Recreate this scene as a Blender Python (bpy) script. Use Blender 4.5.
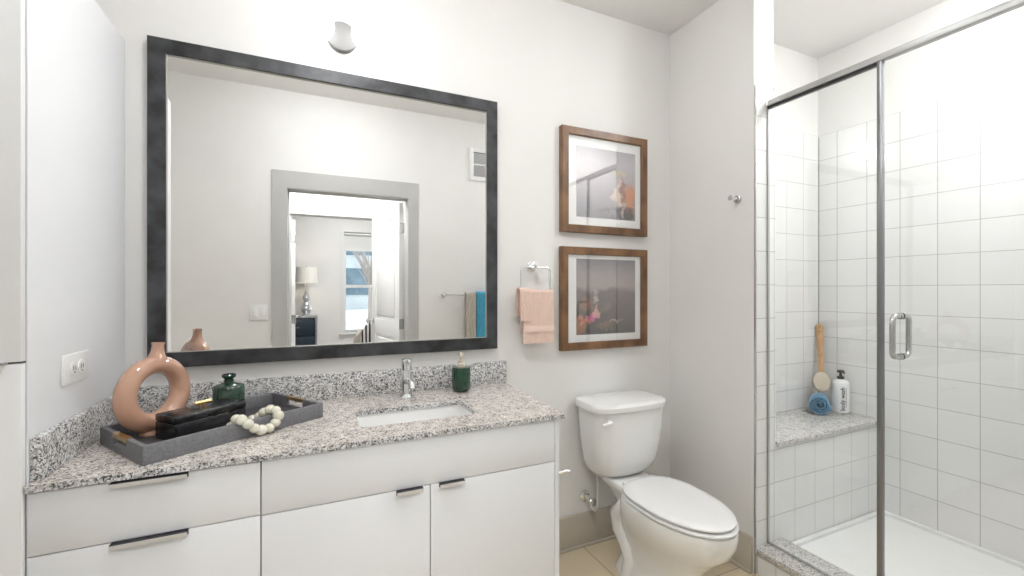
import bpy, bmesh, math, random
from mathutils import Matrix, Vector, noise
PI = math.pi
for o in list(bpy.data.objects): bpy.data.objects.remove(o)
random.seed(7)
S = bpy.context.scene
C = S.collection
H = 1.36                                   # eye height: all z below are written relative to the lens, W() lifts them

# ------------------------------------------------------------------ camera, world, light, exposure
cd = bpy.data.cameras.new('camera'); cam = bpy.data.objects.new('camera', cd); C.objects.link(cam)
cam.location = (0, 0, H); cam.rotation_euler = (PI/2, 0, -math.radians(24.5))
cd.sensor_width = 36; cd.lens = 440/1024*36; cd.shift_y = 2/1024; cd.clip_start = 0.01
S.camera = cam
wd = bpy.data.worlds.new('world'); S.world = wd; wd.use_nodes = True
wd.node_tree.nodes['Background'].inputs[0].default_value = (0.88, 0.94, 1.0, 1)
wd.node_tree.nodes['Background'].inputs[1].default_value = .75
S.view_settings.view_transform = 'Standard'; S.view_settings.look = 'None'
S.view_settings.gamma = 1; S.view_settings.use_curve_mapping = False
S.view_settings.exposure = 2.35
GLOBE = 1.7
LAMPS = [(.15, 1.00, .18, .09, 7.2, 'unseen dome ceiling light in front of the vanity, enlarged for soft fill'),  # unseen lamp, wide dome chosen to imitate soft fill
         (1.15, 1.12, .14, .08, 2.7, 'added dome fill light on the ceiling between the toilet and the shower'),  # added to fill the light, no lamp known here
         (2.46, .62, .13, .045, 21, 'opal dome ceiling light inside the shower'),
         (.6, -2.6, .17, .08, 24, 'added dome light on the ceiling to brighten the bedroom')]  # added out of view to light the bedroom
FILL_GLOBE, FILL_POWER = (.12, -.14, 1.36+.955, .11), 18  # hall globe added out of sight as flash-like front fill

# ------------------------------------------------------------------ materials
def mat(name, col, rough=.5, metal=0, spec=.5, coat=0, bump=0, bscale=200, var=0, vscale=8, var_col=None, emit=0, sheen=0, detail=3, stretch=None):
    m = bpy.data.materials.new(name); m.use_nodes = True
    nt = m.node_tree; N = nt.nodes; L = nt.links; b = N['Principled BSDF']
    b.inputs['Base Color'].default_value = (*col, 1); b.inputs['Roughness'].default_value = rough
    b.inputs['Metallic'].default_value = metal; b.inputs['Specular IOR Level'].default_value = spec
    b.inputs['Coat Weight'].default_value = coat; b.inputs['Sheen Weight'].default_value = sheen
    tc = N.new('ShaderNodeTexCoord'); vec = tc.outputs['Object']
    if stretch:
        mp = N.new('ShaderNodeMapping'); mp.inputs['Scale'].default_value = stretch
        L.new(vec, mp.inputs[0]); vec = mp.outputs[0]
    nz = N.new('ShaderNodeTexNoise'); nz.inputs['Scale'].default_value = vscale; nz.inputs['Detail'].default_value = detail
    L.new(vec, nz.inputs['Vector'])
    mx = N.new('ShaderNodeMix'); mx.data_type = 'RGBA'
    c2 = var_col or tuple(c*(1-max(var, .02)) for c in col)
    mx.inputs['A'].default_value = (*col, 1); mx.inputs['B'].default_value = (*c2, 1)
    rp = N.new('ShaderNodeMapRange'); rp.inputs['From Min'].default_value = .35; rp.inputs['From Max'].default_value = .68
    L.new(nz.outputs['Fac'], rp.inputs['Value']); L.new(rp.outputs[0], mx.inputs['Factor'])
    L.new(mx.outputs['Result'], b.inputs['Base Color'])
    if bump:
        n2 = N.new('ShaderNodeTexNoise'); n2.inputs['Scale'].default_value = bscale; n2.inputs['Detail'].default_value = 2
        L.new(vec, n2.inputs['Vector'])
        bp = N.new('ShaderNodeBump'); bp.inputs['Strength'].default_value = bump; bp.inputs['Distance'].default_value = .002
        L.new(n2.outputs['Fac'], bp.inputs['Height']); L.new(bp.outputs[0], b.inputs['Normal'])
    if emit:
        b.inputs['Emission Color'].default_value = (*col, 1); b.inputs['Emission Strength'].default_value = emit
    return m

def pane_mat(name, tint=(.97, .98, .975), f0=.045):
    m = bpy.data.materials.new(name); m.use_nodes = True
    nt = m.node_tree; N = nt.nodes; L = nt.links; N.remove(N['Principled BSDF'])
    tr = N.new('ShaderNodeBsdfTransparent'); tr.inputs[0].default_value = (*tint, 1)
    gl = N.new('ShaderNodeBsdfGlossy'); gl.inputs['Roughness'].default_value = 0.0; gl.inputs[0].default_value = (1, 1, 1, 1)
    lw = N.new('ShaderNodeLayerWeight'); lw.inputs['Blend'].default_value = .5
    p = N.new('ShaderNodeMath'); p.operation = 'POWER'; p.inputs[1].default_value = 5
    mr = N.new('ShaderNodeMapRange'); mr.inputs['To Min'].default_value = f0; mr.inputs['To Max'].default_value = 1
    ms = N.new('ShaderNodeMixShader')
    L.new(lw.outputs['Facing'], p.inputs[0]); L.new(p.outputs[0], mr.inputs['Value']); L.new(mr.outputs[0], ms.inputs[0])
    L.new(tr.outputs[0], ms.inputs[1]); L.new(gl.outputs[0], ms.inputs[2]); L.new(ms.outputs[0], N['Material Output'].inputs[0])
    return m

def tile_mat(name, axis, size, off_a, off_z, base, grout, gw, rough, size_b=None, axis_b=2, var=.03):
    """square tiles on a plane: joints where the two world axes cross multiples of the tile size"""
    size_b = size_b or size
    m = bpy.data.materials.new(name); m.use_nodes = True
    nt = m.node_tree; N = nt.nodes; L = nt.links; b = N['Principled BSDF']
    tc = N.new('ShaderNodeTexCoord'); sp = N.new('ShaderNodeSeparateXYZ'); L.new(tc.outputs['Object'], sp.inputs[0])
    def M(op, a, bb=None):
        n = N.new('ShaderNodeMath'); n.operation = op
        for i, v in enumerate((a, bb)):
            if v is None: continue
            if isinstance(v, (int, float)): n.inputs[i].default_value = v
            else: L.new(v, n.inputs[i])
        return n.outputs[0]
    ds, cells = [], []
    for ax, of, sz in ((axis, off_a, size), (axis_b, off_z, size_b)):
        q = M('DIVIDE', M('SUBTRACT', sp.outputs[ax], of), sz)
        fr = M('FRACT', M('ADD', q, 100)); cells.append(M('FLOOR', M('ADD', q, 100)))
        d = M('MULTIPLY', M('MINIMUM', fr, M('SUBTRACT', 1, fr)), sz); ds.append(d)
    d = M('MINIMUM', ds[0], ds[1])
    mr = N.new('ShaderNodeMapRange'); mr.inputs['From Min'].default_value = gw*.35; mr.inputs['From Max'].default_value = gw*.65
    L.new(d, mr.inputs['Value'])
    cv = N.new('ShaderNodeCombineXYZ'); L.new(cells[0], cv.inputs[0]); L.new(cells[1], cv.inputs[1])
    wn = N.new('ShaderNodeTexWhiteNoise'); wn.noise_dimensions = '3D'; L.new(cv.outputs[0], wn.inputs['Vector'])
    nz = N.new('ShaderNodeTexNoise'); nz.inputs['Scale'].default_value = 5; nz.inputs['Detail'].default_value = 5; L.new(tc.outputs['Object'], nz.inputs['Vector'])
    fac = M('MULTIPLY', M('ADD', wn.outputs['Value'], nz.outputs['Fac']), .5)
    mt = N.new('ShaderNodeMix'); mt.data_type = 'RGBA'; mt.inputs['A'].default_value = (*base, 1)
    mt.inputs['B'].default_value = (*[c*(1-var*2) for c in base], 1); L.new(fac, mt.inputs['Factor'])
    mx = N.new('ShaderNodeMix'); mx.data_type = 'RGBA'; mx.inputs['A'].default_value = (*grout, 1)
    L.new(mt.outputs['Result'], mx.inputs['B']); L.new(mr.outputs[0], mx.inputs['Factor']); L.new(mx.outputs['Result'], b.inputs['Base Color'])
    ro = N.new('ShaderNodeMapRange'); ro.inputs['To Min'].default_value = .8; ro.inputs['To Max'].default_value = rough
    L.new(mr.outputs[0], ro.inputs['Value']); L.new(ro.outputs[0], b.inputs['Roughness'])
    bp = N.new('ShaderNodeBump'); bp.inputs['Strength'].default_value = .5; bp.inputs['Distance'].default_value = .001
    L.new(mr.outputs[0], bp.inputs['Height']); L.new(bp.outputs[0], b.inputs['Normal'])
    return m

def granite(name, scale=125, light=1.0, stops=None):
    m = bpy.data.materials.new(name); m.use_nodes = True
    nt = m.node_tree; N = nt.nodes; L = nt.links; b = N['Principled BSDF']
    tc = N.new('ShaderNodeTexCoord')
    nz = N.new('ShaderNodeTexNoise'); nz.inputs['Scale'].default_value = 60; nz.inputs['Detail'].default_value = 2
    L.new(tc.outputs['Object'], nz.inputs['Vector'])
    vm = N.new('ShaderNodeVectorMath'); vm.operation = 'MULTIPLY_ADD'; vm.inputs[1].default_value = (.012, .012, .012)
    L.new(nz.outputs['Color'], vm.inputs[0]); L.new(tc.outputs['Object'], vm.inputs[2])
    vo = N.new('ShaderNodeTexVoronoi'); vo.inputs['Scale'].default_value = scale; L.new(vm.outputs[0], vo.inputs['Vector'])
    sc = N.new('ShaderNodeSeparateColor'); L.new(vo.outputs['Color'], sc.inputs[0])
    n2 = N.new('ShaderNodeTexNoise'); n2.inputs['Scale'].default_value = 38; n2.inputs['Detail'].default_value = 3
    L.new(tc.outputs['Object'], n2.inputs['Vector'])
    ad = N.new('ShaderNodeMath'); ad.operation = 'MULTIPLY_ADD'; ad.inputs[1].default_value = .9; ad.inputs[2].default_value = -.45
    L.new(n2.outputs['Fac'], ad.inputs[0])
    a2 = N.new('ShaderNodeMath'); a2.operation = 'ADD'; L.new(ad.outputs[0], a2.inputs[0]); L.new(sc.outputs[0], a2.inputs[1])
    cr = N.new('ShaderNodeValToRGB'); cr.color_ramp.interpolation = 'CONSTANT'; e = cr.color_ramp.elements
    stops = stops or [(0, (.05, .05, .055)), (.11, (.20, .195, .19)), (.22, (.40, .37, .34)), (.36, (.60, .545, .49)), (.58, (.76, .725, .685)), (.8, (.86, .85, .83))]
    e[0].position = 0; e[0].color = (*stops[0][1], 1); e[1].position = stops[1][0]; e[1].color = (*stops[1][1], 1)
    for p, c in stops[2:]:
        x = e.new(p); x.color = (*c, 1)
    L.new(a2.outputs[0], cr.inputs[0]); L.new(cr.outputs[0], b.inputs['Base Color'])
    b.inputs['Roughness'].default_value = .16; b.inputs['Specular IOR Level'].default_value = .5
    return m

M = {}
M['wall'] = mat('painted_wall', (.83, .818, .795), .6, bump=.12, bscale=160, var=.015, vscale=3)
M['ceiling'] = mat('ceiling_paint', (.87, .855, .835), .7, bump=.1, bscale=120, var=.02, vscale=2)
M['trim'] = mat('taupe_trim_paint', (.52, .517, .50), .45, var=.04)
M['base'] = mat('taupe_skirting_paint', (.53, .485, .41), .45, var=.04)
M['door'] = mat('door_paint', (.80, .80, .79), .35, var=.02)
M['cab'] = mat('white_laminate', (.80, .81, .825), .45, var=.02, vscale=2)
M['cab_edge'] = mat('white_laminate_edge', (.84, .842, .842), .35, var=.02)
M['gap'] = mat('gap_shade', (.12, .12, .12), .7)  # painted shade for gaps between cabinet fronts and behind the vent louvres
M['chrome'] = mat('chrome', (.83, .84, .85), .07, metal=1, var=.02)
M['nickel'] = mat('brushed_nickel', (.60, .60, .59), .25, metal=1, var=.06, vscale=30)
M['plate'] = mat('satin_grey_plate', (.16, .16, .157), .6, spec=.2, var=.02)
M['satin'] = mat('satin_aluminium', (.46, .46, .45), .42, metal=.8, var=.04)
M['slate'] = mat('corner_caulk_shade', (.36, .36, .35), .7)
M['dark_metal'] = mat('dark_channel_metal', (.25, .25, .26), .3, metal=.8)
M['pull'] = mat('pewter_pull', (.80, .79, .77), .35, metal=.55, var=.1, vscale=20)
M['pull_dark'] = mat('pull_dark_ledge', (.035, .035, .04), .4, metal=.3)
M['black_rubber'] = mat('black_gasket', (.012, .012, .012), .5)
M['porcelain'] = mat('porcelain', (.86, .855, .84), .08, coat=.3, var=.01)
M['seat'] = mat('white_seat_plastic', (.86, .855, .845), .22, var=.01)
M['acrylic'] = mat('shower_tray_acrylic', (.88, .88, .875), .2, var=.01)
M['granite'] = granite('speckled_granite', 255, stops=[(0, (.09, .09, .095)), (.12, (.23, .23, .235)), (.27, (.38, .375, .37)), (.42, (.54, .52, .50)), (.62, (.69, .68, .67)), (.8, (.80, .80, .80))])
M['granite_top'] = granite('speckled_granite_glancing_top', 285, stops=[(0, (.15, .14, .135)), (.10, (.33, .30, .28)), (.22, (.49, .44, .40)), (.40, (.63, .57, .52)), (.64, (.74, .69, .64)), (.85, (.83, .80, .77))])  # same stone, its look in glancing light put into the colour
M['granite_pale'] = granite('pale_shower_granite', 210, stops=[(0, (.28, .265, .25)), (.08, (.43, .41, .385)), (.25, (.56, .535, .505)), (.5, (.68, .655, .63)), (.8, (.77, .755, .735))])
TB, TG = (.88, .873, .862), (.47, .465, .455)
TS, TZ = .162, .835+H
M['tile_x'] = tile_mat('white_tile_x', 0, TS, 3.003, TZ, TB, TG, .0034, .10)
M['tile_y'] = tile_mat('white_tile_y', 1, TS, 1.339, TZ, TB, TG, .0034, .10)
M['floor'] = tile_mat('beige_floor_tile', 0, .305, 1.309, .28, (.82, .69, .49), (.44, .36, .27), .006, .3, size_b=.61, axis_b=1, var=.12)
M['glass'] = pane_mat('clear_glass')
M['pic_glass'] = pane_mat('picture_glass', (1, 1, 1), .08)
M['mirror'] = mat('mirror_silver', (.93, .935, .93), .0, metal=1, spec=.5)
M['mirror_frame'] = mat('mottled_dark_frame', (.024, .0245, .026), .38, metal=.3, var_col=(.075, .078, .083), vscale=13, detail=6, bump=.2, bscale=60)
M['bead_edge'] = mat('frame_inner_bead', (.45, .43, .39), .35, metal=.7)
M['walnut'] = mat('walnut_frame_wood', (.25, .13, .058), .36, var_col=(.12, .058, .026), vscale=14, detail=6, stretch=(1, 1, .6), bump=.2, bscale=90)
M['mat_board'] = mat('white_mat_board', (.86, .86, .85), .8)
M['mauve'] = mat('blush_glazed_ceramic', (.56, .325, .225), .10, coat=.6, var=.06, vscale=10)
M['tray'] = mat('grey_shagreen', (.155, .155, .165), .55, bump=.6, bscale=420, var_col=(.22, .22, .235), vscale=160)
M['tray_in'] = mat('tray_dark_lining', (.075, .070, .075), .6, bump=.4, bscale=300, var=.2, vscale=80)
M['gold'] = mat('brushed_gold', (.80, .56, .27), .22, metal=1, var=.06, vscale=30)
M['cream_metal'] = mat('champagne_pump', (.80, .74, .60), .3, metal=.6)
M['black_box'] = mat('black_hide', (.012, .012, .014), .22, bump=1.0, bscale=50, var_col=(.03, .03, .033), vscale=30)
M['green_glass'] = mat('dark_green_glass', (.006, .030, .018), .06, coat=.6, var_col=(.012, .055, .034), vscale=25)
M['green_ribbed'] = mat('emerald_glass', (.008, .062, .028), .12, coat=.4, var_col=(.004, .03, .014), vscale=40)
M['bead'] = mat('frosted_glass_bead', (.66, .64, .50), .2, coat=.4, var_col=(.78, .76, .66), vscale=60)
M['peach'] = mat('peach_terry', (.84, .62, .52), .95, bump=1.0, bscale=500, var=.10, vscale=120, sheen=.3)
M['peach_band'] = mat('peach_woven_band', (.86, .66, .57), .8, bump=.3, bscale=900, var=.04, vscale=200)
M['blue'] = mat('blue_terry', (.06, .22, .40), .95, bump=1.0, bscale=400, var_col=(.13, .34, .52), vscale=130, sheen=.3)
M['teal'] = mat('blue_bath_towel', (.055, .30, .46), .95, bump=.8, bscale=300, var_col=(.09, .40, .56), vscale=90)
M['oat'] = mat('oatmeal_towel', (.52, .47, .41), .95, bump=.8, bscale=300, var=.12, vscale=60)
M['plastic'] = mat('white_plastic', (.87, .87, .86), .3, var=.01)
M['slot'] = mat('socket_slot', (.16, .16, .16), .6)
M['bottle'] = mat('white_bottle', (.86, .86, .86), .25, var=.01)
M['black'] = mat('black_plastic', (.015, .015, .016), .35)
M['ink'] = mat('label_ink', (.02, .02, .025), .6)
M['beech'] = mat('beech_wood', (.62, .36, .17), .5, var_col=(.50, .27, .12), vscale=20, stretch=(4, 4, 1))
M['bristle'] = mat('cream_bristle', (.78, .68, .54), .9, bump=1.0, bscale=700, var=.15, vscale=200)
M['hose'] = mat('grey_supply_hose', (.70, .70, .69), .4, metal=.2, bump=.6, bscale=500)
M['globe'] = mat('opal_globe', (.99, .985, .985), .3, emit=GLOBE)
def lampmat(n, s, c=(.975, .985, 1.0)): return mat(n, c, .5, emit=s)
M['navy'] = mat('navy_drawer', (.008, .022, .04), .4)
M['silver_leaf'] = mat('silver_frame', (.45, .45, .45), .25, metal=.8)
M['shade'] = mat('linen_lampshade', (.83, .80, .74), .9, bump=.4, bscale=400)
M['lamp_glass'] = mat('mercury_glass', (.70, .72, .74), .1, metal=.8)
M['carpet'] = mat('beige_carpet', (.50, .46, .41), 1, bump=.8, bscale=300, var=.1, vscale=90)
M['bouc'] = mat('beige_upholstery', (.50, .45, .38), .9, bump=.6, bscale=250, var=.08, vscale=60)
M['blind'] = mat('white_roller_blind', (.80, .80, .79), .8)
M['facade'] = mat('facade_panels', (.34, .38, .40), .7, var=.15, vscale=.6)
M['facade_glass'] = mat('facade_glass', (.03, .07, .10), .15, metal=.2, var_col=(.10, .16, .2), vscale=.8)
M['ground'] = mat('pale_paving', (.82, .82, .80), .8, var=.05, vscale=1)
M['bark'] = mat('grey_bark', (.22, .19, .17), .9)

def stripe_mat():
    m = mat('striped_throw', (.75, .73, .70), .95, bump=.6, bscale=300)
    nt = m.node_tree; N = nt.nodes; L = nt.links; b = N['Principled BSDF']
    tc = N.new('ShaderNodeTexCoord'); wv = N.new('ShaderNodeTexWave'); wv.bands_direction = 'X'; wv.inputs['Scale'].default_value = 7
    wv.inputs['Distortion'].default_value = .4; L.new(tc.outputs['Object'], wv.inputs['Vector'])
    cr = N.new('ShaderNodeValToRGB'); cr.color_ramp.interpolation = 'CONSTANT'
    cr.color_ramp.elements[0].color = (.03, .03, .035, 1); cr.color_ramp.elements[1].color = (.72, .70, .67, 1); cr.color_ramp.elements[1].position = .5
    L.new(wv.outputs['Fac'], cr.inputs[0]); L.new(cr.outputs[0], b.inputs['Base Color']); return m
M['throw'] = stripe_mat()

def art_mat(name, z0, z1, x0, x1, stops, blobs):
    """a print: vertical colour ramp broken up by noise, plus soft colour patches (x, z, rx, rz, colour, strength)"""
    m = bpy.data.materials.new(name); m.use_nodes = True
    nt = m.node_tree; N = nt.nodes; L = nt.links; b = N['Principled BSDF']; b.inputs['Roughness'].default_value = .5
    tc = N.new('ShaderNodeTexCoord'); sp = N.new('ShaderNodeSeparateXYZ'); L.new(tc.outputs['Object'], sp.inputs[0])
    mr = N.new('ShaderNodeMapRange'); mr.inputs['From Min'].default_value = z0; mr.inputs['From Max'].default_value = z1; L.new(sp.outputs[2], mr.inputs['Value'])
    nz = N.new('ShaderNodeTexNoise'); nz.inputs['Scale'].default_value = 14; nz.inputs['Detail'].default_value = 6; nz.inputs['Distortion'].default_value = .6
    L.new(tc.outputs['Object'], nz.inputs['Vector'])
    ma = N.new('ShaderNodeMath'); ma.operation = 'MULTIPLY_ADD'; ma.inputs[1].default_value = .22; ma.inputs[2].default_value = -.11; L.new(nz.outputs['Fac'], ma.inputs[0])
    ad = N.new('ShaderNodeMath'); ad.operation = 'ADD'; L.new(mr.outputs[0], ad.inputs[0]); L.new(ma.outputs[0], ad.inputs[1])
    cr = N.new('ShaderNodeValToRGB'); e = cr.color_ramp.elements
    e[0].position = stops[0][0]; e[0].color = (*stops[0][1], 1); e[1].position = stops[-1][0]; e[1].color = (*stops[-1][1], 1)
    for p, c in stops[1:-1]: x = e.new(p); x.color = (*c, 1)
    L.new(ad.outputs[0], cr.inputs[0]); cur = cr.outputs[0]
    n3 = N.new('ShaderNodeTexNoise'); n3.inputs['Scale'].default_value = 28; n3.inputs['Detail'].default_value = 4; L.new(tc.outputs['Object'], n3.inputs['Vector'])
    vm = N.new('ShaderNodeVectorMath'); vm.operation = 'MULTIPLY_ADD'; vm.inputs[1].default_value = (.12, 0, .12); L.new(n3.outputs['Color'], vm.inputs[0]); L.new(tc.outputs['Object'], vm.inputs[2])
    for bx_, bz_, rx, rz, col, st in blobs:
        s = N.new('ShaderNodeVectorMath'); s.operation = 'SUBTRACT'; s.inputs[1].default_value = (bx_+.06, 0, bz_+.06); L.new(vm.outputs[0], s.inputs[0])
        q = N.new('ShaderNodeVectorMath'); q.operation = 'MULTIPLY'; q.inputs[1].default_value = (1/rx, 0, 1/rz); L.new(s.outputs[0], q.inputs[0])
        ln = N.new('ShaderNodeVectorMath'); ln.operation = 'LENGTH'; L.new(q.outputs[0], ln.inputs[0])
        r = N.new('ShaderNodeMapRange'); r.inputs['From Min'].default_value = 1.05; r.inputs['From Max'].default_value = .6; r.inputs['To Max'].default_value = st
        L.new(ln.outputs['Value'], r.inputs['Value'])
        mx = N.new('ShaderNodeMix'); mx.data_type = 'RGBA'; mx.inputs['B'].default_value = (*col, 1); L.new(cur, mx.inputs['A']); L.new(r.outputs[0], mx.inputs['Factor']); cur = mx.outputs['Result']
    L.new(cur, b.inputs['Base Color']); return m

# ------------------------------------------------------------------ geometry helpers (coordinates are world, z relative to lens is lifted with W)
def W(z): return z+H
def bx(bm, x0, x1, y0, y1, z0, z1, bev=0, seg=2, mtx=None):
    r = bmesh.ops.create_cube(bm, size=1); vs = r['verts']
    for v in vs: v.co = Vector((x0+(v.co.x+.5)*(x1-x0), y0+(v.co.y+.5)*(y1-y0), z0+(v.co.z+.5)*(z1-z0)))
    geo = vs
    if bev:
        es = {e for v in vs for e in v.link_edges}
        r2 = bmesh.ops.bevel(bm, geom=list(es), offset=bev, segments=seg, profile=.5, affect='EDGES')
        geo = list({v for f in r2['faces'] for v in f.verts} | {v for v in vs if v.is_valid})
    if mtx: bmesh.ops.transform(bm, matrix=mtx, verts=geo)
    return geo
def loft(bm, rings, cap0=True, cap1=True, close=True):
    vr = [[bm.verts.new(p) for p in r] for r in rings]; n = len(vr[0])
    for a, b in zip(vr, vr[1:]):
        for i in range(n if close else n-1):
            bm.faces.new((a[i], a[(i+1) % n], b[(i+1) % n], b[i]))
    if cap0: bm.faces.new(list(reversed(vr[0])))
    if cap1: bm.faces.new(vr[-1])
    return [v for r in vr for v in r]
def lathe(bm, prof, c=(0, 0, 0), n=32, axis='z', rib=0, ribn=0):
    """prof: (radius, height) pairs; closed by caps"""
    rings = []
    for r, h in prof:
        ring = []
        for k in range(n):
            a = 2*PI*k/n; rr = r*(1+rib*math.cos(ribn*a)) if rib else r
            p = (rr*math.cos(a), rr*math.sin(a), h)
            if axis == 'x': p = (h, rr*math.cos(a), rr*math.sin(a))
            if axis == 'y': p = (rr*math.sin(a), h, rr*math.cos(a))
            ring.append((c[0]+p[0], c[1]+p[1], c[2]+p[2]))
        rings.append(ring)
    return loft(bm, rings)
def tube(bm, pts, r, n=10, closed=False):
    pts = [Vector(p) for p in pts]; m = len(pts); rings = []; up = None
    for i, p in enumerate(pts):
        a = pts[i-1] if (i or closed) else p; b = pts[(i+1) % m] if (i < m-1 or closed) else p
        t = (b-a).normalized()
        if up is None: up = t.orthogonal().normalized()
        up = (up-t*up.dot(t)).normalized(); s = t.cross(up)
        rr = r[i] if isinstance(r, (list, tuple)) else r
        rings.append([p+(up*math.cos(2*PI*k/n)+s*math.sin(2*PI*k/n))*rr for k in range(n)])
    if closed: rings.append(rings[0])
    if closed:
        vr = [[bm.verts.new(p) for p in r_] for r_ in rings[:-1]]
        # find best rotation offset for the closing seam
        best = min(range(n), key=lambda o: sum((vr[-1][k].co-vr[0][(k+o) % n].co).length for k in range(n)))
        for a, b in zip(vr, vr[1:]):
            for k in range(n): bm.faces.new((a[k], a[(k+1) % n], b[(k+1) % n], b[k]))
        a, b = vr[-1], vr[0]
        for k in range(n): bm.faces.new((a[k], a[(k+1) % n], b[(k+1+best) % n], b[(k+best) % n]))
        return [v for q in vr for v in q]
    return loft(bm, rings)
def arc(c, r, a0, a1, n, plane='xz'):
    out = []
    for i in range(n+1):
        a = a0+(a1-a0)*i/n; u, v = r*math.cos(a), r*math.sin(a)
        out.append({'xz': (c[0]+u, c[1], c[2]+v), 'xy': (c[0]+u, c[1]+v, c[2]), 'yz': (c[0], c[1]+u, c[2]+v)}[plane])
    return out
def rrect(x0, x1, y0, y1, r, n=6):
    out = []
    for cx, cy, a in ((x1-r, y1-r, 0), (x0+r, y1-r, PI/2), (x0+r, y0+r, PI), (x1-r, y0+r, 1.5*PI)):
        for i in range(n+1):
            t = a+PI/2*i/n; out.append((cx+r*math.cos(t), cy+r*math.sin(t)))
    return out
def prism_hole(bm, outer, holes, z0, z1):
    """slab with openings: polygons in (x, y)"""
    loops = []; edges = []
    for poly in [outer]+holes:
        vs = [bm.verts.new((x, y, z1)) for x, y in poly]; loops.append(vs)
        for i in range(len(vs)): edges.append(bm.edges.new((vs[i], vs[(i+1) % len(vs)])))
    r = bmesh.ops.triangle_fill(bm, use_beauty=True, edges=edges)
    fs = [g for g in r['geom'] if isinstance(g, bmesh.types.BMFace)]
    ex = bmesh.ops.extrude_face_region(bm, geom=fs)
    for g in ex['geom']:
        if isinstance(g, bmesh.types.BMVert): g.co.z = z0
    return bm.verts
def sph(bm, c, r, n=16, sc=(1, 1, 1)):
    q = bmesh.ops.create_uvsphere(bm, u_segments=n, v_segments=max(6, n//2), radius=r)
    for v in q['verts']: v.co = Vector((v.co.x*sc[0]+c[0], v.co.y*sc[1]+c[1], v.co.z*sc[2]+c[2]))
    return q['verts']
def NB(): return bmesh.new()
def wloc(p):
    v = Vector((0, 0, 0))
    while p: v += p.location; p = p.parent
    return v
def obj(name, bm, m, parent=None, sharp=35, kind=None):
    me = bpy.data.meshes.new(name)
    bmesh.ops.recalc_face_normals(bm, faces=bm.faces)
    if parent:
        d = wloc(parent)
        for v in bm.verts: v.co -= d
    bm.to_mesh(me); bm.free()
    me.shade_smooth(); me.set_sharp_from_angle(angle=math.radians(sharp))
    for q in (m if isinstance(m, (list, tuple)) else [m]): me.materials.append(q)
    o = bpy.data.objects.new(name, me); C.objects.link(o); o.parent = parent
    if kind: o['kind'] = kind
    return o
def tag(o, label, cat, group=None, kind=None):
    o['label'] = label; o['category'] = cat
    if group: o['group'] = group
    if kind: o['kind'] = kind
    return o
def thing(name, loc, label, cat, group=None):
    o = bpy.data.objects.new(name, None); o.empty_display_size = .05; C.objects.link(o); o.location = loc
    return tag(o, label, cat, group)
def struct(name, bm, m, parent=None, sharp=35):
    return obj(name, bm, m, parent, sharp, 'structure')
def sbox(name, m, *a, bev=0, parent=None):
    bm = NB(); bx(bm, *a, bev=bev); return struct(name, bm, m, parent)
def box(name, m, parent, *a, bev=0, mtx=None):
    bm = NB(); bx(bm, *a, bev=bev, mtx=mtx); return obj(name, bm, m, parent)
def drape(bm, x0, x1, ybar, ztop, zf, zb, th, rb=.008, amp=.004, seed=0, nx=26, flare=0, n2=36):
    """a folded cloth hung over a bar running along x: U profile with thickness, gentle waves"""
    prof = []                                          # (y, z, outward)
    for i in range(n2+1): prof.append((-rb, zf+(ztop-zf)*i/n2, i/n2))
    for i in range(1, 8): a = PI-PI*i/8; prof.append((rb*math.cos(a), ztop+rb*math.sin(a), 1))
    for i in range(n2+1): prof.append((rb, ztop-(ztop-zb)*i/n2, 1-i/n2))
    m = len(prof); rings = []
    for ix in range(nx+1):
        f = ix/nx; outer, inner = [], []
        for k, (py, pz, t) in enumerate(prof):
            yy = prof[min(k+1, m-1)][0]-prof[max(k-1, 0)][0]; zz = prof[min(k+1, m-1)][1]-prof[max(k-1, 0)][1]
            L_ = math.hypot(yy, zz) or 1; ny, nz_ = -zz/L_, yy/L_
            x = x0+(x1-x0)*f+(f-.5)*flare*(1-t)
            wv = amp*(1-t*.6)*(math.sin(f*9+seed+2.2*math.sin(pz*11+seed))+.6*noise.noise(Vector((f*6, pz*18, seed))))
            side = -1 if k < m/2 else 1
            y = ybar+py+(side*abs(wv)*0.8)
            outer.append((x, y+ny*th, pz+nz_*th)); inner.append((x, y, pz))
        rings.append(outer+inner[::-1])
    return loft(bm, rings)

# ------------------------------------------------------------------ the room shell
YB = 1.98; XL = -1.22; XP0, XP1 = 1.929, 2.07; YE = 1.432; XS = 3.003; YS = 1.782; ZC = W(1.505)
XG = 2.015; YD0, YD1 = .07, .19
sbox('floor', M['floor'], -1.34, 3.12, .07, 2.1, -.08, 0)
sbox('ceiling', M['ceiling'], -1.34, 3.12, .07, 2.1, ZC, ZC+.1)
sbox('wall_back', M['wall'], -1.34, 2.07, YB, YB+.12, 0, ZC)
sbox('wall_left', M['wall'], -1.34, XL, YD0, YB, 0, ZC)
sbox('wall_partition', M['wall'], XP0, XP1, YE+.006, YB, 0, ZC)
sbox('wall_shower_back', M['wall'], XP1, XS+.12, YS, YB, 0, ZC)
sbox('wall_right', M['wall'], XS, XS+.12, YD0, YS, 0, ZC)
# door wall with its opening
DX0, DX1, DZ = -.165, .735, W(.765)
bm = NB(); bx(bm, -1.34, DX0-.0125, YD0, YD1, 0, ZC); bx(bm, DX1+.0125, XS, YD0, YD1, 0, ZC); bx(bm, DX0-.0125, DX1+.0125, YD0, YD1, DZ+.0125, ZC)
struct('wall_front', bm, M['wall'])
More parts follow.
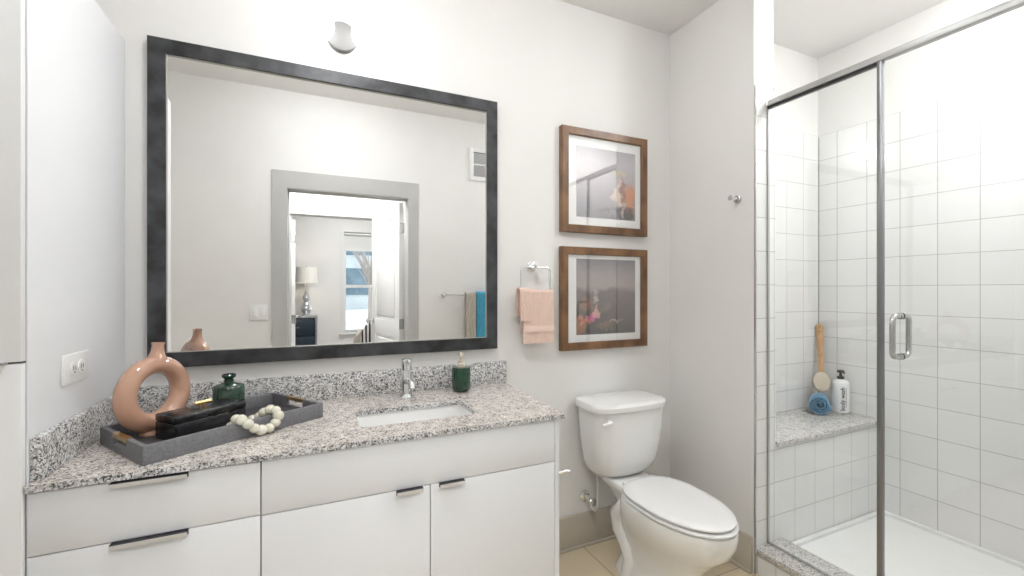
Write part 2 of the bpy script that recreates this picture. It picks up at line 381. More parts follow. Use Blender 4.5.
# tiled skins of the shower
TT = W(.997)
sbox('wall_tile_right', M['tile_y'], XS-.008, XS, YD1, YS, 0, TT)
sbox('wall_tile_back', M['tile_x'], XP1, XS-.008, YS-.008, YS, 0, TT)
M['tile_front'] = tile_mat('white_tile_front', 0, TS, 2.07-.006, TZ, TB, TG, .0034, .10)
sbox('wall_tile_end', M['tile_front'], XP0+.004, XP1, YE-.002, YE+.006, 0, W(.972))
sbox('wall_tile_inner', M['tile_y'], XP1, XP1+.008, YE, YS-.008, 0, TT)
sbox('trim_1', M['nickel'], XP0-.001, XP0+.005, YE-.004, YE+.004, 0, W(.98))
# skirting
def skirting(name, *a):
    bm = NB(); bx(bm, *a, bev=.003); return bm
b = NB(); bx(b, .90, XP0-.014, YB-.014, YB, 0, W(-1.185), bev=.003); bx(b, .90, XP0-.014, YB-.024, YB-.013, 0, .016, bev=.004)
struct('baseboard_back', b, M['base'])
b = NB(); bx(b, XP0-.014, XP0, YE+.01, YB, 0, W(-1.185), bev=.003); bx(b, XP0-.024, XP0-.013, YE+.01, YB, 0, .016, bev=.004)
struct('baseboard_partition', b, M['base'])
b = NB(); bx(b, -1.22, DX0-.1, YD1, YD1+.014, 0, W(-1.185), bev=.003); bx(b, DX1+.1, 1.9, YD1, YD1+.014, 0, W(-1.185), bev=.003)
struct('baseboard_front', b, M['base'])
# door casing and jamb (taupe)
def casing(name, x0, x1, zt, y0, y1, w=.088, t=.012, wt=None, wr=None):
    """jamb lining, stop and one mitred U of casing on each face"""
    b = NB(); wt = wt or w; wr = wr or w; g = .005
    for ya, yb in ((y1, y1+t), (y0-t, y0)):
        inn = [(x0-g, 0), (x0-g, zt+g), (x1+g, zt+g), (x1+g, 0)]; out = [(x0-w, 0), (x0-w, zt+wt), (x1+wr, zt+wt), (x1+wr, 0)]
        v = [[b.verts.new((p[0], yy, p[1])) for p in q] for q in (inn, out) for yy in (ya, yb)]    # inn@ya, inn@yb, out@ya, out@yb
        ia, ib, oa, ob = v
        for k in range(3):
            b.faces.new((ia[k], ia[k+1], oa[k+1], oa[k])); b.faces.new((ib[k], ob[k], ob[k+1], ib[k+1]))
            b.faces.new((ia[k], ib[k], ib[k+1], ia[k+1])); b.faces.new((oa[k], oa[k+1], ob[k+1], ob[k]))
        for k in (0, 3): b.faces.new((ia[k], oa[k], ob[k], ib[k]))
    bx(b, x0-.012, x0, y0, y1, 0, zt+.012); bx(b, x1, x1+.012, y0, y1, 0, zt+.012); bx(b, x0, x1, y0, y1, zt, zt+.012)
    bx(b, x0, x0+.010, y0+.045, y0+.058, 0, zt-.01); bx(b, x1-.004, x1, y0+.045, y0+.058, 0, zt-.01); bx(b, x0, x1, y0+.045, y0+.058, zt-.01, zt)
    return struct(name, b, M['trim'])
casing('trim_2', DX0, DX1, DZ, YD0, YD1, w=.104, wt=.135, wr=.090)

# hall between the two doorways, and the bedroom beyond
YH0, YH1 = -1.10, -.98
sbox('floor_hall', M['carpet'], -1.34, 1.62, YH0, YD0, -.08, 0)
sbox('ceiling_hall', M['ceiling'], -1.34, 1.62, YH0, YD0, ZC, ZC+.1)
sbox('wall_hall_left', M['wall'], -1.34, XL, YH1, YD0, 0, ZC)
sbox('wall_hall_right', M['wall'], 1.5, 1.62, YH1, YD0, 0, ZC)
BX0, BX1, BZ = -.194, .64, W(.76)
bm = NB(); bx(bm, -2.6, BX0-.0125, YH0, YH1, 0, ZC); bx(bm, BX1+.0125, 3.0, YH0, YH1, 0, ZC); bx(bm, BX0-.0125, BX1+.0125, YH0, YH1, BZ+.0125, ZC)
struct('wall_hall_far', bm, M['wall'])
casing('trim_3', BX0, BX1, BZ, YH0, YH1)
YF = -4.08
sbox('floor_bedroom', M['carpet'], -2.6, 3.0, YF, YH0, -.08, 0)
sbox('ceiling_bedroom', M['ceiling'], -2.6, 3.0, YF, YH0, ZC, ZC+.1)
sbox('wall_bedroom_left', M['wall'], -2.72, -2.6, YF, YH0, 0, ZC)
sbox('wall_bedroom_right', M['wall'], 3.0, 3.12, YF, YH0, 0, ZC)
WX0, WX1, WZ0, WZ1 = .50, 1.38, W(-.73), W(.99)
bm = NB(); bx(bm, -2.72, WX0, YF-.16, YF, 0, ZC); bx(bm, WX1, 3.12, YF-.16, YF, 0, ZC)
bx(bm, WX0, WX1, YF-.16, YF, WZ1, ZC); bx(bm, WX0, WX1, YF-.16, YF, 0, WZ0)
struct('wall_bedroom_far', bm, M['wall'])
# window: casing, two sashes, panes, sill
bm = NB(); y0, y1 = YF-.12, YF-.07
for a in ((WX0, WX0+.04), (WX1-.04, WX1)): bx(bm, a[0], a[1], y0, y1, WZ0, WZ1)
bx(bm, WX0+.04, WX1-.04, y0, y1, WZ0, WZ0+.05); bx(bm, WX0+.04, WX1-.04, y0, y1, WZ1-.04, WZ1); bx(bm, WX0+.04, WX1-.04, y0, y1, W(.04), W(.09))
win = struct('window_1', bm, M['door'])
bm = NB()
for a in ((WX0-.05, WX0), (WX1, WX1+.05)): bx(bm, a[0], a[1], YF, YF+.012, WZ0-.03, WZ1+.05)
bx(bm, WX0, WX1, YF, YF+.012, WZ1, WZ1+.05); struct('window_casing', bm, M['door'], win)
bm = NB(); bx(bm, WX0-.07, WX1+.07, YF-.07, YF+.05, WZ0-.03, WZ0, bev=.004); struct('window_sill', bm, M['door'], win)
bm = NB(); bx(bm, WX0+.04, WX1-.04, YF-.098, YF-.094, WZ0+.05, WZ1-.04); struct('window_pane', bm, M['glass'], win)

# doors
def panel_door(name, length, height, hinge, ang, knob_z, hinges=True):
    """leaf along local +x from the hinge, thickness about y"""
    mt = Matrix.Translation(hinge) @ Matrix.Rotation(ang, 4, 'Z'); t = .02
    bm = NB(); st = .11
    parts = [(0, st, 0, height), (length-st, length, 0, height), (st, length-st, 0, .22), (st, length-st, height-st, height), (st, length-st, height*.44, height*.44+.14)]
    for a, b_, c, d in parts: bx(bm, a, b_, -t, t, c, d)
    for c, d in ((.22, height*.44), (height*.44+.14, height-st)):
        bx(bm, st, length-st, -t*.45, t*.45, c, d); bx(bm, st+.035, length-st-.035, -t*.85, t*.85, c+.035, d-.035, bev=.008)
    bmesh.ops.transform(bm, matrix=mt, verts=bm.verts)
    d = struct(name, bm, M['door'])
    bm = NB()
    for s in (-1, 1):
        v = lathe(bm, [(.026, 0), (.026, .008), (.010, .012), (.010, .04), (.024, .048), (.028, .06), (.02, .072), (0.004, .075)], (0, 0, 0), 20, 'y')
        for q in v: q.co = Vector((length-.06+q.co.x, s*(t+q.co.y), knob_z+q.co.z))
    bmesh.ops.transform(bm, matrix=mt, verts=bm.verts); struct('door_knob', bm, M['nickel'], d)
    for hz in (.2, height*.5, height-.22):
        bm = NB(); lathe(bm, [(.007, -.045), (.007, .045)], (-.004, t, hz), 10); bx(bm, -.003, .0, -t, t, hz-.045, hz+.045)
        bmesh.ops.transform(bm, matrix=mt, verts=bm.verts); struct('door_hinge', bm, M['nickel'], d)
    return d
panel_door('door_1', .84, DZ-.012, (.712, YD0-.036, .006), math.atan2(-.86, -.13), W(-.316))
panel_door('door_2', .80, BZ-.012, (BX0+.022, YH0-.03, .006), math.radians(-92.2), W(-.316))

# shower tray, curb, bench
bm = NB(); tz = W(-1.265)
prism_hole(bm, [(2.11, YD1), (XS-.008, YD1), (XS-.008, YE-.004), (2.11, YE-.004)], [rrect(2.135, XS-.03, YD1+.04, YE-.028, .05)], .0, tz)
bx(bm, 2.13, XS-.025, YD1+.035, YE-.023, .03, tz-.016)
struct('floor_shower_tray', bm, M['acrylic'])
bm = NB(); bx(bm, 1.945, 2.11, YD1, YE-.004, 0, W(-1.25)); cu = struct('trim_4', bm, M['tile_y'])
bm = NB(); bx(bm, 1.925, 2.125, YD1, YE-.004, W(-1.25), W(-1.227), bev=.003); struct('trim_5', bm, M['granite_pale'])
bm = NB(); bx(bm, XP1+.008, XS-.008, YE, YS-.008, 0, W(-.770)); struct('trim_6', bm, M['tile_front'])
bm = NB(); bx(bm, XP1+.006, XS-.008, YE-.012, YS-.008, W(-.770), W(-.745), bev=.003); struct('trim_7', bm, M['granite_pale'])

sbox('trim_8', M['slate'], XS-.0125, XS-.008, YS-.0125, YS-.008, W(-.745), TT-.01)  # corner caulk line, corner shadow painted in as darker grey
# ------------------------------------------------------------------ shower glass
sg = thing('shower_screen', (XG, 1.2, W(-1.227)), 'fixed clear glass shower panel between the tiled wall end and the upright metal post', 'shower glass')
gz0, gz1 = W(-1.225), W(.875)
box('glass_pane', M['glass'], sg, XG-.005, XG+.005, .977, YE-.006, gz0+.004, gz1-.0005)
box('gasket', M['black_rubber'], sg, XG-.008, XG+.008, .972, YE-.006, gz1, W(.887))
box('wall_channel', M['satin'], sg, XG-.006, XG+.006, YE-.009, YE-.003, gz0, gz1)
box('floor_channel', M['nickel'], sg, XG-.006, XG+.006, .95, YE-.006, gz0-.001, gz0+.006)
box('post', M['dark_metal'], sg, XG-.011, XG+.011, .953, .972, gz0, W(.892), bev=.003)
hd = thing('shower_header_rail', (XG, .8, W(.892)), 'long silver header rail running above the shower glass', 'rail')
bm = NB(); bx(bm, XG-.014, XG+.014, YD1+.002, YE-.004, W(.8875), W(.914), bev=.002); obj('rail', bm, M['satin'], hd)
bm = NB(); bx(bm, XG-.018, XG+.018, YE-.014, YE-.002, W(.884), W(.917), bev=.003); obj('end_bracket', bm, M['chrome'], hd)
dr = thing('shower_door', (XG, .57, gz0), 'hinged clear glass shower door with a looped chrome pull handle', 'shower door')
box('glass_pane', M['glass'], dr, XG-.005, XG+.005, YD1+.012, .948, gz0+.012, W(.874))
bm = NB(); tb = []
zc_, hh, of = W(-.174), .076, .056
for s in (-1, 1):
    pts = [(XG+s*.006, .899, zc_+hh)]+[(XG+s*(of-.022+.022*math.sin(a)), .899, zc_+hh-.022+.022*math.cos(a)) for a in [PI/2*i/6 for i in range(7)]]
    pts += [(XG+s*(of-.022+.022*math.cos(a)), .899, zc_-hh+.022-.022*math.sin(a)) for a in [PI/2*i/6 for i in range(7)]]+[(XG+s*.006, .899, zc_-hh)]
    tube(bm, pts, .0095, 14)
hnd = obj('handle', bm, M['nickel'], dr)
bm = NB()
for z in (hh, -hh):
    for s in (-1, 1): lathe(bm, [(.0125, min(s*.005, s*.013)), (.0125, max(s*.005, s*.013))], (XG, .899, zc_+z), 20, 'x')
obj('washer', bm, M['nickel'], hnd)
for z in (W(.55), W(-.95)):
    bm = NB(); bx(bm, XG-.016, XG+.016, YD1+.001, YD1+.06, z-.045, z+.045, bev=.003); obj('hinge', bm, M['chrome'], dr)

# ------------------------------------------------------------------ tall cabinet at the left
XC = -.599; ZCT = W(.881); YCF = 1.373; SEAM = W(-.166)
tcab = thing('tall_cabinet', (-.905, 1.68, 0), 'tall white linen cabinet at the left end of the vanity', 'cabinet')
bm = NB(); bx(bm, XL+.005, XC, YCF+.022, YB-.002, .10, ZCT, bev=.0015); bx(bm, XL+.03, XC-.01, YCF+.08, YB-.002, 0, .10)
obj('body', bm, M['cab'], tcab)
box('gap_shade_strip', M['gap'], tcab, XL+.006, XC-.003, YCF+.019, YCF+.023, .10, ZCT-.003)  # dark sheet behind the doors stands in for shade in the gaps
for z0, z1 in ((.10, SEAM-.0025), (SEAM+.0025, ZCT)):
    d = box('door', M['cab_edge'], tcab, XL+.006, XC-.002, YCF, YCF+.019, z0, z1, bev=.001)
bm = NB(); bx(bm, XC-.115, XC-.025, YCF-.018, YCF+.004, SEAM-.0015, SEAM+.0015); bx(bm, XC-.115, XC-.025, YCF-.018, YCF-.016, SEAM-.014, SEAM+.0015)
obj('pull', bm, M['pull'], tcab)

# ------------------------------------------------------------------ vanity
ZT = W(-.450); ZU = W(-.467); YCO = 1.378; YFR = 1.387; X1 = .822; XM = -.1265
def gapm(): return M['gap']
vl = thing('drawer_cabinet', (-.36, 1.7, 0), 'white drawer cabinet under the tray end of the granite counter', 'cabinet')
bm = NB(); bx(bm, XC+.002, XM-.001, YFR+.020, YB-.002, .10, ZU-.001); bx(bm, XC+.002, XM-.001, YFR+.07, YB-.002, 0, .10)
obj('body', bm, M['cab'], vl)
box('gap_shade_strip', M['gap'], vl, XC+.004, XM-.002, YFR+.017, YFR+.021, .10, ZU-.002)
zz = [ZU-.003, W(-.619), W(-.93), .105]
for i in range(3):
    z1, z0 = zz[i]-.0015, zz[i+1]+.0015
    d = box('drawer', M['cab'], vl, XC+.002, XM-.0015, YFR, YFR+.018, z0, z1, bev=.001)
    if i < 2:
        bm = NB(); px0, px1 = -.446, -.290
        bx(bm, px0, px1, YFR-.018, YFR-.016, z1-.0095, z1+.0002)
        obj('pull', bm, M['pull'], d)
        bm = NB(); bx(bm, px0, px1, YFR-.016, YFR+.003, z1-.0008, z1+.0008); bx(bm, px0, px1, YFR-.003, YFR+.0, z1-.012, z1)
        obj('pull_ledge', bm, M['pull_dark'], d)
vr = thing('sink_cabinet', (.35, 1.7, 0), 'white two door sink cabinet under the granite counter', 'cabinet')
bm = NB(); bx(bm, XM+.001, X1, YFR+.020, YB-.002, .10, ZU-.001); bx(bm, XM+.001, X1-.0, YFR+.07, YB-.002, 0, .10)
# hollow for the sink bowl is inside the carcass, so build the body as panels instead
bm.free(); bm = NB()
bx(bm, XM+.001, XM+.019, YFR+.020, YB-.002, 0, ZU-.001); bx(bm, X1-.018, X1, YFR+.001, YB-.002, 0, ZU-.001)
bx(bm, XM+.019, X1-.018, YB-.014, YB-.002, .1, ZU-.001); bx(bm, XM+.019, X1-.018, YFR+.02, YB-.014, .10, .118); bx(bm, XM+.019, X1-.018, YFR+.07, YFR+.085, 0, .1)
obj('body', bm, M['cab'], vr)
box('gap_shade_strip', M['gap'], vr, XM+.002, X1-.019, YFR+.018, YFR+.022, .118, ZU-.002)
ZD = W(-.621)
box('false_front', M['cab'], vr, XM+.0015, X1-.020, YFR, YFR+.018, ZD+.0015, ZU-.003, bev=.001)
XDS = .3455
for i, (a, c, p0, p1) in enumerate(((XM+.0015, XDS-.0015, .239, .320), (XDS+.0015, X1-.020, .374, .457))):
    d = box('door', M['cab'], vr, a, c, YFR, YFR+.018, .105, ZD-.0015, bev=.001)
    bm = NB(); bx(bm, p0, p1, YFR-.018, YFR-.016, ZD-.0115, ZD-.0013)
    obj('pull', bm, M['pull'], d)
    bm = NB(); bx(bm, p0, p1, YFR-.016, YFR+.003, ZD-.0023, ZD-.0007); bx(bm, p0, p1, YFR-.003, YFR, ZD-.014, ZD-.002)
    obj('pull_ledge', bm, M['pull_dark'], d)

# counter with sink opening
ct = thing('granite_countertop', (.12, 1.69, ZU), 'speckled granite countertop with an undermount sink opening', 'countertop')
bm = NB(); hole = rrect(.145, .552, 1.512, 1.724, .03)
prism_hole(bm, [(XC+.001, YCO), (.840, YCO), (.856, YB-.001), (XC+.001, YB-.001)], [hole], ZU, ZT)
o = obj('slab', bm, [M['granite'], M['granite_top']], ct)
for f in o.data.polygons:
    if f.normal.z > .9: f.material_index = 1
ZB = W(-.345)
box('back_splash', M['granite'], ct, XC+.001, .864, YB-.022, YB-.001, ZT, ZB, bev=.002)
box('side_splash', M['granite'], ct, XC+.001, XC+.021, YCO+.022, YB-.022, ZT, ZB, bev=.002)
# sink
sk = thing('undermount_sink', (.348, 1.618, ZU-.14), 'white rectangular undermount sink set in the granite counter', 'sink')
bm = NB()
def rr3(g, z, r): return [(x, y, z) for x, y in rrect(.145-g, .552+g, 1.512-g, 1.724+g, r)]
loft(bm, [rr3(.020, ZU-.001, .05), rr3(.004, ZU-.0012, .034), rr3(.002, ZU-.02, .034), rr3(-.012, ZU-.10, .04), rr3(-.035, ZU-.128, .05), rr3(-.07, ZU-.132, .03)], cap0=False, cap1=True)
loft(bm, [rr3(.020, ZU-.001, .05), rr3(.018, ZU-.012, .05), rr3(.012, ZU-.02, .046), rr3(0, ZU-.11, .05), rr3(-.02, ZU-.142, .05)], cap0=False, cap1=True)
obj('bowl', bm, M['porcelain'], sk, sharp=60)
bm = NB(); lathe(bm, [(.022, ZU-.132), (.022, ZU-.129), (.017, ZU-.128), (.015, ZU-.131), (.001, ZU-.131)], (.348, 1.63, 0), 24); obj('drain', bm, M['chrome'], sk)
# faucet
fx, fy = .361, 1.855
fc = thing('faucet', (fx, fy, ZT), 'chrome single hole faucet behind the sink', 'faucet')
bm = NB(); lathe(bm, [(.028, ZT), (.028, ZT+.006), (.023, ZT+.012), (.0215, ZT+.02), (.0215, ZT+.115), (.0205, ZT+.118)], (fx, fy, 0), 28); obj('body', bm, M['chrome'], fc)
bm = NB(); tube(bm, [(fx, fy-.012, ZT+.070), (fx, fy-.05, ZT+.078), (fx, fy-.095, ZT+.080), (fx, fy-.108, ZT+.076), (fx, fy-.112, ZT+.062)], [.015, .0145, .014, .014, .0135], 18); obj('spout', bm, M['chrome'], fc)
bm = NB(); lathe(bm, [(.0215, ZT+.119), (.0215, ZT+.152), (.0205, ZT+.160), (.012, ZT+.163)], (fx, fy, 0), 28)
tube(bm, [(fx, fy-.01, ZT+.150), (fx, fy-.03, ZT+.156), (fx, fy-.055, ZT+.164)], [.008, .0065, .0055], 10); obj('handle', bm, M['chrome'], fc)

# ------------------------------------------------------------------ mirror
mr_ = thing('wall_mirror', (.14, YB, W(-.28)), 'large rectangular wall mirror in a wide mottled charcoal frame', 'mirror')
mx0, mx1, mz0, mz1, fw = -.529, .812, W(-.280), W(.902), .054
def frame_bm(x0, x1, z0, z1, w, y0, y1, bev=.002):
    """four mitred members as one closed ring"""
    bm = NB(); prof = [(0, y1), (0, y0+bev), (bev, y0), (w-bev, y0), (w, y0+bev), (w, y1)]
    rings = []
    for px, py in prof:
        rings.append([(x0+px, py, z0+px), (x1-px, py, z0+px), (x1-px, py, z1-px), (x0+px, py, z1-px)])
    rings.append(rings[0]); vr = [[bm.verts.new(p) for p in r] for r in rings[:-1]]
    n = len(vr)
    for i in range(n):
        a, b_ = vr[i], vr[(i+1) % n]
        for k in range(4): bm.faces.new((a[k], a[(k+1) % 4], b_[(k+1) % 4], b_[k]))
    return bm
obj('frame', frame_bm(mx0, mx1, mz0, mz1, fw, YB-.032, YB-.001), M['mirror_frame'], mr_)
obj('inner_bead', frame_bm(mx0+fw-.001, mx1-fw+.001, mz0+fw-.001, mz1-fw+.001, .003, YB-.026, YB-.010, .0008), M['bead_edge'], mr_)
box('mirror_glass', M['mirror'], mr_, mx0+fw-.004, mx1-fw+.004, YB-.020, YB-.012, mz0+fw-.004, mz1-fw+.004)

# ------------------------------------------------------------------ vanity light
lx, lz = .116, W(1.055)
vlgt = thing('wall_light', (lx, YB, lz), 'two globe vanity light with a round plate above the mirror', 'wall light')
bm = NB(); lathe(bm, [(.061, -.001), (.061, -.022), (.058, -.025), (.004, -.025)], (lx, YB, lz), 48, 'y'); obj('back_plate', bm, M['plate'], vlgt)
for s in (-1, 1):
    bm = NB(); tube(bm, [(lx+s*.050, YB-.018, lz-.004), (lx+s*.072, YB-.026, lz-.006), (lx+s*.088, YB-.048, lz-.008)], [.011, .012, .020], 16); obj('socket_arm', bm, M['chrome'], vlgt)
for s in (-1, 1):
    bm = NB(); sph(bm, (lx+s*.092, YB-.085, lz-.008), .060, 32); obj('globe', bm, M['globe'], vlgt)

# ------------------------------------------------------------------ framed prints
def picture(x0, x1, z0, z1, art, label):
    t = thing('framed_print', ((x0+x1)/2, YB, z0), label, 'picture', 'walnut framed prints')
    fb = obj('frame', frame_bm(x0, x1, z0, z1, .040, YB-.034, YB-.001, .003), M['walnut'], t)
    box('mat_board', M['mat_board'], t, x0+.036, x1-.036, YB-.018, YB-.010, z0+.036, z1-.036)
    ax0, ax1, az0, az1 = art[0]
    box('print', art[1], t, ax0, ax1, YB-.0195, YB-.0182, az0, az1)
    box('glazing', M['pic_glass'], t, x0+.038, x1-.038, YB-.0245, YB-.0225, z0+.038, z1-.038)
a1z0, a1z1 = W(.387)-W(.30), W(.760)-W(.30)
a1 = art_mat('print_upper', a1z0, a1z1, -.2, .2,
    [(0, (.22, .20, .22)), (.3, (.33, .30, .33)), (.55, (.46, .42, .44)), (.8, (.50, .47, .50)), (1, (.40, .38, .41))],
    [(.165, .20, .05, .10, (.62, .24, .08), .9), (.085, .22, .035, .08, (.80, .66, .56), .8), (.115, .24, .025, .06, (.30, .12, .09), .8), (.135, .12, .07, .05, (.04, .03, .04), .85), (.115, .14, .012, .06, (.65, .52, .45), .7), (.095, .335, .06, .022, (.66, .56, .30), .6), (.03, .125, .08, .014, (.16, .14, .16), .7)])
picture(1.171, 1.731, W(.302), W(.851), ((1.265, 1.653, W(.387), W(.760)), a1), 'upper of the two walnut framed prints, with an orange patch at its right')
z0b = W(-.315)
a2 = art_mat('print_lower', W(-.237)-z0b, W(.165)-z0b, -.2, .2,
    [(0, (.07, .06, .06)), (.3, (.14, .115, .105)), (.56, (.20, .165, .155)), (.64, (.40, .34, .32)), (.82, (.34, .30, .31)), (1, (.20, .18, .20))],
    [(-.15, .155, .045, .022, (.70, .30, .22), .9), (-.085, .17, .045, .02, (.62, .12, .30), .85), (-.055, .19, .025, .03, (.75, .40, .36), .8), (-.06, .27, .022, .04, (.62, .52, .48), .7), (-.16, .12, .04, .05, (.36, .13, .05), .7), (.06, .14, .05, .012, (.55, .38, .32), .7), (-.13, .24, .06, .03, (.40, .20, .12), .6), (.01, .22, .05, .03, (.30, .22, .18), .5), (.0, .12, .05, .02, (.26, .16, .10), .6)])
picture(1.169, 1.731, z0b, W(.226), ((1.265, 1.653, W(-.237), W(.165)), a2), 'lower of the two walnut framed prints, dark with pink patches at its left')

# ------------------------------------------------------------------ towel ring and hand towel
tr = thing('towel_ring', (1.008, YB, W(.118)), 'chrome square towel ring between the mirror and the framed prints', 'towel ring')
rz = W(.112)
bm = NB(); lathe(bm, [(.026, -.001), (.026, -.010), (.022, -.013), (.012, -.014), (.011, -.05), (.004, -.052)], (1.008, YB, rz+.006), 28, 'y'); obj('mount', bm, M['chrome'], tr)
bm = NB(); q = rrect(.931, 1.090, rz-.136, rz, .016, 5); tube(bm, [(x, YB-.045, z) for x, z in q], .0052, 10, closed=True); obj('ring', bm, M['chrome'], tr)
bm = NB(); yb = YB-.045; zb = rz-.136
drape(bm, .936, 1.104, yb, zb+.010, W(-.262), W(-.215), .010, rb=.0065, amp=.005, seed=1.3)
ht = obj('hand_towel', bm, M['peach'], None, 60); tag(ht, 'folded peach hand towel hanging from the chrome towel ring', 'towel')
bm = NB(); drape(bm, .915, .975, yb+.0, zb+.012, W(-.150), W(-.130), .006, rb=.018, amp=.006, seed=4.0, nx=12)
obj('folded_edge', bm, M['peach'], ht, 60)
bm = NB(); rings = []
for ix in range(21):
    f = ix/20; x = .9355+(1.1045-.9355)*f
    y = yb-.0065-.0105
    rings.append([(x, y-.0075-.002*math.sin(f*8), W(-.205)), (x, y-.0075-.002*math.sin(f*8), W(-.178)), (x, y+.004, W(-.178)), (x, y+.004, W(-.205))])
loft(bm, rings); obj('woven_band', bm, M['peach_band'], ht)

# robe hook on the partition
rh = thing('robe_hook', (XP0, 1.524, W(.452)), 'small chrome robe hook on the partition wall beside the shower', 'hook')
bm = NB(); lathe(bm, [(.020, -.001), (.020, -.008), (.016, -.011), (.003, -.011)][::-1], (XP0, 1.524, W(.450)), 24, 'x'); obj('rosette', bm, M['nickel'], rh)
bm = NB(); tube(bm, [(XP0-.01, 1.524, W(.450)), (XP0-.050, 1.524, W(.452))], .007, 12); lathe(bm, [(.013, -.056), (.014, -.054), (.014, -.050), (.004, -.048)], (XP0, 1.524, W(.454)), 20, 'x')
obj('peg', bm, M['chrome'], rh)

# wall outlet on cabinet side
ol = thing('power_outlet', (XC, 1.614, W(-.213)), 'white double power outlet with its plate above the tray', 'outlet')
bm = NB(); bx(bm, XC+.0005, XC+.006, 1.540, 1.688, W(-.254), W(-.174), bev=.002); obj('cover_plate', bm, M['plastic'], ol)
for yc in (1.593, 1.636):
    bm = NB(); lathe(bm, [(.018, .005), (.018, .009), (.003, .009)], (XC, yc, W(-.214)), 20, 'x'); so = obj('socket', bm, M['plastic'], ol)
    bm = NB(); bx(bm, XC+.0085, XC+.0096, yc-.007, yc-.0045, W(-.214)-.006, W(-.214)+.007); bx(bm, XC+.0085, XC+.0096, yc+.0045, yc+.007, W(-.214)-.006, W(-.214)+.007)
    sph(bm, (XC+.009, yc, W(-.214)-.011), .0022, 8); obj('slots', bm, M['slot'], so)

# ------------------------------------------------------------------ tray and the things in it
A = math.radians(33.5)
def TM(x, y, z=0, a=A): return Matrix.Translation((x, y, z)) @ Matrix.Rotation(a, 4, 'Z')
TL, TD, THt, tw = .515, .311, .050, .012
tm = TM(-.392, 1.412, ZT)
def tp(u, v): p = tm @ Vector((u, v, 0)); return p.x, p.y
ty = thing('serving_tray', (*tp(TL/2, TD/2), ZT), 'grey shagreen rectangular tray with cut out gold trimmed handles on the counter', 'tray')
bm = NB()
bx(bm, 0, TL, 0, tw, 0, THt, bev=.0015, mtx=tm); bx(bm, 0, TL, TD-tw, TD, 0, THt, bev=.0015, mtx=tm)
hz0, hz1, hv0, hv1 = .018, .040, TD/2-.050, TD/2+.050
for u0 in (0, TL-tw):
    bx(bm, u0, u0+tw, tw, hv0, 0, THt, mtx=tm); bx(bm, u0, u0+tw, hv1, TD-tw, 0, THt, mtx=tm)
    bx(bm, u0, u0+tw, hv0, hv1, 0, hz0, mtx=tm); bx(bm, u0, u0+tw, hv0, hv1, hz1, THt, mtx=tm)
obj('rim', bm, M['tray'], ty)
bm = NB(); bx(bm, tw, TL-tw, tw, TD-tw, .001, .010, mtx=tm)
obj('base', bm, M['tray_in'], ty)
for u0 in (0, TL-tw):
    bm = NB(); e = .0012
    bx(bm, u0-e, u0+tw+e, hv0, hv1, hz1-.001, THt+.0012, mtx=tm)
    obj('handle_trim', bm, M['gold'], ty)
ZI = ZT+.010
# ring vase
vx, vy = -.441, 1.690
vs = thing('ring_vase', (vx, vy, ZI), 'glossy blush ring shaped ceramic vase with a short neck', 'vase')
R, r_ = .0875, .0285; vz = ZI+.006+R+r_
av = math.radians(56); du = Vector((math.cos(av), math.sin(av), 0)); dn = Vector((-du.y, du.x, 0)); lean = math.radians(5)
ctr = Vector((vx, vy, vz)); bm = NB(); rings = []
for i in range(56):
    t = 2*PI*i/56; cdir = du*math.cos(t)+Vector((0, 0, 1))*math.sin(t); c = ctr+cdir*R; w = 1-.06*math.sin(t)
    rings.append([c+(cdir*math.cos(2*PI*k/24)+dn*math.sin(2*PI*k/24))*r_*w for k in range(24)])
vv = [[bm.verts.new(p) for p in r] for r in rings]
for i in range(56):
    a, b_ = vv[i], vv[(i+1) % 56]
    for k in range(24): bm.faces.new((a[k], a[(k+1) % 24], b_[(k+1) % 24], b_[k]))
obj('ring_body', bm, M['mauve'], vs, 80)
zt = R+r_*.9
bm = NB(); lathe(bm, [(.026, zt-.014), (.024, zt-.004), (.0195, zt+.006), (.0165, zt+.018), (.0152, zt+.032), (.0170, zt+.040), (.0170, zt+.043), (.0130, zt+.043), (.0115, zt+.032), (.002, zt+.020)], (0, 0, 0), 28)
nm = Matrix.Translation(ctr) @ Matrix.Rotation(-math.radians(180)+PI, 4, 'Z') @ Matrix.Rotation(lean, 4, dn)
bmesh.ops.transform(bm, matrix=nm, verts=bm.verts); obj('neck', bm, M['mauve'], vs, 60)
bm = NB(); fm = Matrix.Translation(-du*.006) @ TM(vx, vy, 0, av); v = lathe(bm, [(.030, ZI+.001), (.030, ZI+.006), (.024, ZI+.014), (.022, ZI+.030)], (0, 0, 0), 28)
for q in v: q.co.x *= 1.15
bmesh.ops.transform(bm, matrix=fm, verts=bm.verts); obj('foot', bm, M['mauve'], vs, 60)
# black box with gold handle
bxm = TM(-.310, 1.660, ZI, math.radians(41))
bb = thing('trinket_box', (-.310, 1.660, ZI), 'long black hide covered box with a gold lid handle in the tray', 'box')
bm = NB(); bx(bm, -.106, .106, -.051, .051, .001, .052, bev=.004, mtx=bxm); obj('body', bm, M['black_box'], bb)
bm = NB(); bx(bm, -.1062, .1062, -.0512, .0512, .0525, .073, bev=.004, seg=3, mtx=bxm); ld = obj('lid', bm, M['black_box'], bb)
bm = NB(); v = tube(bm, [(-.024, 0, .088), (.024, 0, .088)], .0055, 12); v += tube(bm, [(-.006, 0, .071), (-.006, 0, .086)], .004, 10); v += tube(bm, [(.006, 0, .071), (.006, 0, .086)], .004, 10)
bmesh.ops.transform(bm, matrix=bxm, verts=bm.verts); obj('handle', bm, M['gold'], ld)
